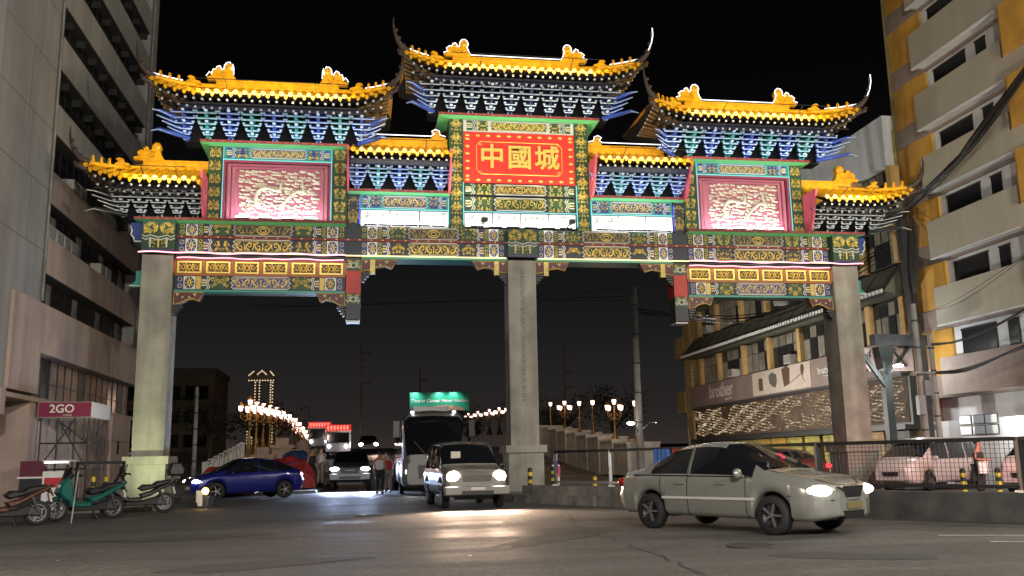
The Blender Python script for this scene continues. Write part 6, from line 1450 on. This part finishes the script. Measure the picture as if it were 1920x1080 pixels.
# --- motor scooters (local +x forward)
def scooter(name, lab, loc, hd, c1, c2, box=False, lights=False):
    T = thing(name, lab, 'motor scooter', loc, hd, None); p1 = c1
    for x in (-.67, .67):
        mb = MB(); R = .27; mb.lathe([(.19, -.055), (.25, -.06), (R, -.03), (R, .03), (.25, .06), (.19, .055)], (x, 0, R), 22, 0, 'y'); w = mb.build('wheel', M_rubber, T)
        mb = MB(); mb.lathe([(.165, -.04), (.2, -.045), (.2, .045), (.165, .04)], (x, 0, R), 20, 0, 'y')
        for k in range(5): a = k*2*PI/5; mb.beam((x, 0, R), (x+.18*math.cos(a), 0, R+.18*math.sin(a)), .035, .03, 0)
        mb.lathe([(.001, -.05), (.05, -.05), (.05, .05), (.001, .05)], (x, 0, R), 10, 0, 'y'); mb.lathe([(.08, -.05), (.13, -.05)], (x, 0, R), 16, 0, 'y'); mb.build('rim', M_alloy, w)
    def pr(name, poly, hw, m, ch=.025): mb = MB(); mb.prism(poly, -hw, hw, 0, ch=ch); return mb.build(name, m, T)
    pr('front_fairing', [(.36, .42), (.56, .50), (.70, .66), (.62, .88), (.50, 1.02), (.42, .98), (.33, .70)], .17, p1, .05)
    pr('front_mudguard', [(.42, .46), (.50, .56), (.70, .58), (.90, .47), (.94, .38), (.86, .44), (.68, .54), (.52, .50)], .075, p1)
    pr('leg_shield', [(.12, .30), (.40, .34), (.46, .50), (.36, .56), (.22, .42), (-.05, .44), (-.10, .32)], .19, p1, .04)
    pr('under_body', [(-.45, .22), (.32, .22), (.36, .32), (-.2, .36), (-.5, .45)], .15, M_splas)
    pr('side_panel', [(-.10, .40), (-.02, .52), (-.30, .60), (-.70, .80), (-.92, .88), (-.86, .76), (-.55, .60), (-.30, .46)], .17, p1, .04)
    pr('seat', [(.02, .66), (-.10, .76), (-.35, .76), (-.45, .84), (-.80, .88), (-.84, .82), (-.40, .66), (-.1, .58)], .15, mat('seat_vinyl', (.006, .006, .006), .55), .04)
    pr('tail', [(-.78, .80), (-.95, .90), (-.90, .80), (-.98, .62), (-.86, .70)], .08, c2)
    pr('engine', [(-.75, .22), (-.30, .24), (-.25, .38), (-.45, .44), (-.72, .36)], .11, M_darksteel)
    mb = MB(); mb.tube([(-.25, -.16, .25), (-.5, -.18, .26), (-.66, -.18, .32), (-.95, -.18, .44)], [.02, .03, .055, .05], 8); mb.build('exhaust', M_darksteel, T)
    mb = MB(); mb.beam((-.67, .13, .30), (-.50, .14, .68), .05); mb.beam((-.67, -.10, .30), (-.50, -.12, .68), .05); mb.build('rear_shock', M_darksteel, T)
    mb = MB(); mb.tube([(.67, .08, .27), (.56, .08, .62)], .028, 6); mb.tube([(.67, -.08, .27), (.56, -.08, .62)], .028, 6); mb.tube([(.50, 0, .6), (.42, 0, 1.06)], .03, 6); mb.build('fork', M_darksteel, T)
    mb = MB(); mb.tube([(.26, .34, 1.04), (.38, .15, 1.06), (.42, 0, 1.04), (.38, -.15, 1.06), (.26, -.34, 1.04)], .016, 6); mb.tube([(.26, .34, 1.04), (.30, .23, 1.05)], .024, 8); mb.tube([(.26, -.34, 1.04), (.30, -.23, 1.05)], .024, 8); mb.ball((.42, 0, 1.03), (.1, .14, .07)); mb.build('handlebar', M_black, T)
    for s in (1, -1): mb = MB(); mb.tube([(.36, s*.2, 1.05), (.36, s*.26, 1.22)], .01, 5); mb.ball((.35, s*.29, 1.26), (.02, .075, .045), 0, 8, 5); mb.build('mirror', M_black, T)
    pr('screen', [(.44, 1.0), (.56, .95), (.48, 1.22), (.40, 1.26)], .11, M_glass, .01)
    part_ball(T, 'headlight', (.645, 0, .80), (.05, .12, .06), mat('headlamp_off', (.5, .5, .5), .15)); part_ball(T, 'tail_light', (-.94, 0, .84), (.03, .08, .035), M_taild)
    mb = MB(); mb.tube([(-.15, .12, .25), (-.22, .2, .02)], .015, 5); mb.tube([(-.22, -.12, .25), (-.3, -.2, .01)], .015, 5); mb.tube([(-.25, -.2, .012), (-.36, -.2, .012)], .012, 5); mb.build('stand', M_black, T)
    mb = MB(); mb.prism([(-.95, .50), (-.9, .68), (-.86, .68), (-.9, .50)], -.09, .09); mb.build('number_plate', M_plate, T)
    if box: mb = MB(); mb.prism([(-1.12, .98), (-1.16, 1.15), (-1.05, 1.32), (-.80, 1.32), (-.72, 1.1), (-.75, .98)], -.2, .2, 0, ch=.05); mb.build('top_box', M_black, T); mb = MB(); mb.beam((-.95, 0, .88), (-.95, 0, .98), .2, .2); mb.build('rack', M_darksteel, T)
    return T
P_teal = cpaint('teal_scooter_paint', (.010, .12, .10), .2, .3); P_blk = cpaint('black_scooter_paint', (.005, .005, .006), .0, .35); M_splas = mat('scooter_plastic', (.005, .005, .005), .6); P_org = cpaint('orange_scooter_paint', (.07, .018, .008), .1, .35)
scooter('motor_scooter', 'teal and black scooter parked side-on at the left kerb', (-11.95, -7.35, 0), math.atan2(-.72, -.92), P_teal, M_black)
scooter('motor_scooter', 'black scooter with a top box parked in front of the lit column base', (-11.35, -4.75, 0), math.atan2(-.35, -.94), P_blk, M_black, True)
scooter('motor_scooter', 'black and dark orange scooter at the left edge beside the teal one', (-13.05, -9.4, 0), math.atan2(-.5, -.87), P_org, P_org)
scooter('motor_scooter', 'black scooter cut off at the bottom left corner of the picture', (-10.72, -22.0, 0), math.atan2(.55, .85), P_blk, M_black)
mb = MB(); mb.tube([(-11.9, -8.55, 0), (-11.82, -8.55, 1.15)], .022, 6); tag(mb.build('thin_post', M_galv), 'thin grey post standing in front of the teal scooter', 'post')
mb = MB(); mb.box(-13.3, -12.0, -3.6, -3.5, 1.32, 1.4); mb.box(-12.08, -12.0, -3.6, -3.5, .13, 1.35); mb.box(-13.3, -13.22, -3.6, -3.5, .13, 1.35); tag(mb.build('barrier_frame', M_black), 'black tube barrier frame standing behind the teal scooter', 'barrier')
# ================================================================ people
def skin(name, chains, m, parent, sub=1):
    vs = []; es = []; rs = []; key = {}
    for ch in chains:
        prev = None
        for (p, r) in ch:
            k = tuple(round(c, 4) for c in p)
            if k not in key: key[k] = len(vs); vs.append(p); rs.append(r)
            i = key[k]
            if prev is not None and prev != i: es.append((prev, i))
            prev = i
    me = bpy.data.meshes.new(name); me.from_pydata(vs, es, []); me.materials.append(m)
    ob = bpy.data.objects.new(name, me); COL.objects.link(ob); ob.parent = parent
    sk = ob.modifiers.new('skin', 'SKIN'); sk.use_smooth_shade = True
    for i, r in enumerate(rs): me.skin_vertices[0].data[i].radius = (r, r) if not isinstance(r, tuple) else r
    me.skin_vertices[0].data[0].use_root = True
    if sub: s = ob.modifiers.new('sub', 'SUBSURF'); s.levels = s.render_levels = sub
    return ob
M_skin = mat('skin_tone', (.36, .20, .13), .55); M_hair = mat('black_hair', (.01, .009, .008), .5)
def person(lab, loc, rz, h, shirt, trousers, seat=False, arms='down', mask=None, cap=None):
    T = thing('person', lab, 'person', loc, rz); k = h/1.7
    V = lambda x, y, z: (x*k, y*k, z*k)                   # faces local -y
    hip = .93 if not seat else .80; dz = hip-.93
    def Z(z): return z+dz
    pel = (V(0, 0, Z(.95)), .11*k); ch = (V(0, .01, Z(1.25)), .125*k); nk = (V(0, .0, Z(1.46)), .05*k); hd1 = (V(0, -.02, Z(1.56)), .075*k); hd2 = (V(0, -.015, Z(1.65)), .088*k); hd3 = (V(0, -.01, Z(1.70)), .06*k)
    body = [[pel, (V(0, 0, Z(1.1)), .105*k), ch, (V(0, 0, Z(1.38)), .10*k), nk, hd1, hd2, hd3], [hd1, (V(0, -.115, Z(1.585)), .02*k)]]
    shirtc = [[(V(0, 0, Z(.88)), (.20*k, .15*k)), (V(0, 0, Z(1.1)), (.20*k, .155*k)), (V(0, .01, Z(1.27)), (.23*k, .17*k)), (V(0, 0, Z(1.41)), (.16*k, .12*k))]]
    legs = []; tr = []
    for s in (1, -1):
        sh = V(s*.17, 0, Z(1.40))
        if arms == 'down': el, wr = V(s*.23, .02, Z(1.12)), V(s*.23, -.08, Z(.88))
        elif arms == 'fold': el, wr = V(s*.24, -.02, Z(1.13)), V(s*.08, -.22, Z(1.12))
        else: el, wr = V(s*.26, -.14, Z(1.18)), V(s*.24, -.42, Z(1.12))
        body.append([(V(0, 0, Z(1.38)), .10*k), (sh, .055*k), (el, .042*k), (wr, .03*k)])
        d = (Vector(wr)-Vector(el)).normalized(); ps = Vector(wr)+d*.07*k; side = Vector((0, 1, 0)).cross(d).normalized() if abs(d.y) < .9 else Vector((1, 0, 0))
        body.append([(wr, .03*k), (tuple(ps), .034*k)])
        for f in range(4):
            q = ps+side*((f-1.5)*.02*k)+d*.03*k; body.append([(tuple(ps), .034*k), (tuple(q), .010*k), (tuple(q+d*(.035, .05, .055, .045)[f]*k+Vector((0, -.01*k, -.01*k))), .008*k)])
        q = Vector(wr)+d*.03*k+side*.035*k; body.append([(wr, .03*k), (tuple(q), .012*k), (tuple(q+d*.04*k), .009*k)])
        shirtc.append([(V(0, .01, Z(1.36)), .12*k), (sh, .09*k), (tuple((Vector(sh)+Vector(el))*.5), .078*k), (tuple(Vector(sh)*.25+Vector(el)*.75), .07*k)])
        if seat: kn, an = V(s*.20, -.42, Z(.92)), V(s*.20, -.34, .45)
        else: kn, an = V(s*.10, -.02, .50), V(s*.11, .03, .09)
        hp = V(s*.09, 0, Z(.90))
        body.append([pel, (hp, .085*k), (kn, .058*k), (an, .038*k), (tuple(Vector(an)+Vector(V(0, -.14, -.05))), .032*k)])
        tr.append([(V(0, 0, Z(.95)), (.19*k, .15*k)), (hp, .125*k), (kn, .09*k), (tuple(Vector(an)+Vector((0, 0, .04))), .075*k)])
        mb = MB(); mb.ball(tuple(Vector(an)+Vector(V(0, -.07, -.045))), (.05*k, .14*k, .05*k), 0, 8, 6); mb.build('shoe', M_black, T, False)
    skin('body', body, M_skin, T); skin('shirt', shirtc, shirt, T); skin('trousers', tr, trousers, T)
    mb = MB(); mb.ball(V(0, .012, Z(1.675)), (.093*k, .105*k, .098*k), 0, 12, 8); mb.build('hair' if cap is None else 'cap', cap or M_hair, T, False)
    for s in (1, -1): mb = MB(); mb.ball(V(s*.034, -.098, Z(1.62)), (.012*k, .008*k, .008*k), 0, 6, 4); mb.build('eye', M_hair, T, False)
    if mask: mb = MB(); mb.ball(V(0, -.07, Z(1.555)), (.062*k, .06*k, .045*k), 0, 10, 6); mb.build('face_mask', mask, T, False)
    return T
C_grey = mat('pale_grey_cloth', (.35, .34, .34), .9); C_dark = mat('dark_cloth', (.02, .02, .023), .9); C_wht = mat('white_cloth', (.6, .58, .55), .9); C_redc = mat('red_cloth', (.35, .03, .03), .9); C_khaki = mat('khaki_cloth', (.2, .17, .13), .9)
person('person in a pale grey shirt standing between the red stall and the pickup', (-7.35, 12.6, .3), 2.6, 1.68, C_grey, C_khaki)
person('person in dark clothes standing just left of the grey shirted one', (-7.75, 13.0, .3), .6, 1.62, C_dark, C_dark)
person('person in black with a pink mask behind the wire fence', (11.55, -7.4, 0), .5, 1.52, C_dark, C_dark, arms='fold', mask=mat('pink_mask', (.6, .3, .3), .8))
mb = MB(); mb.prism([(11.32, .62), (11.58, .62), (11.6, .95), (11.3, .95)], -7.72, -7.62, 0, ch=.02); tag(mb.build('carrier_bag', M_white), 'white carrier bag held by the person behind the wire fence', 'bag')
person('person in white and red walking on the road left of the coach', (-4.75, 7.2, 0), 2.9, 1.66, C_wht, C_dark); person('person in a red shirt close to the coach side mirror', (-4.4, 8.4, 0), 3.3, 1.62, C_redc, C_khaki)
# rider with a blue lamp beside the centre column
MC = scooter('motorcycle', 'motorcycle with a blue front lamp behind the left edge of the centre column', (-.85, 6.2, 0), -PI/2+.1, P_blk, M_black); MC['category'] = 'motorcycle'
part_ball(MC, 'blue_lamp', (.66, 0, .98), (.05, .13, .08), glow('blue_lamp_glow', (.18, .15, 1), 9))
person('rider in dark clothes on the motorcycle with the blue lamp', (-.82, 6.4, .0), .1, 1.68, C_dark, C_dark, seat=True, arms='reach', cap=M_black)
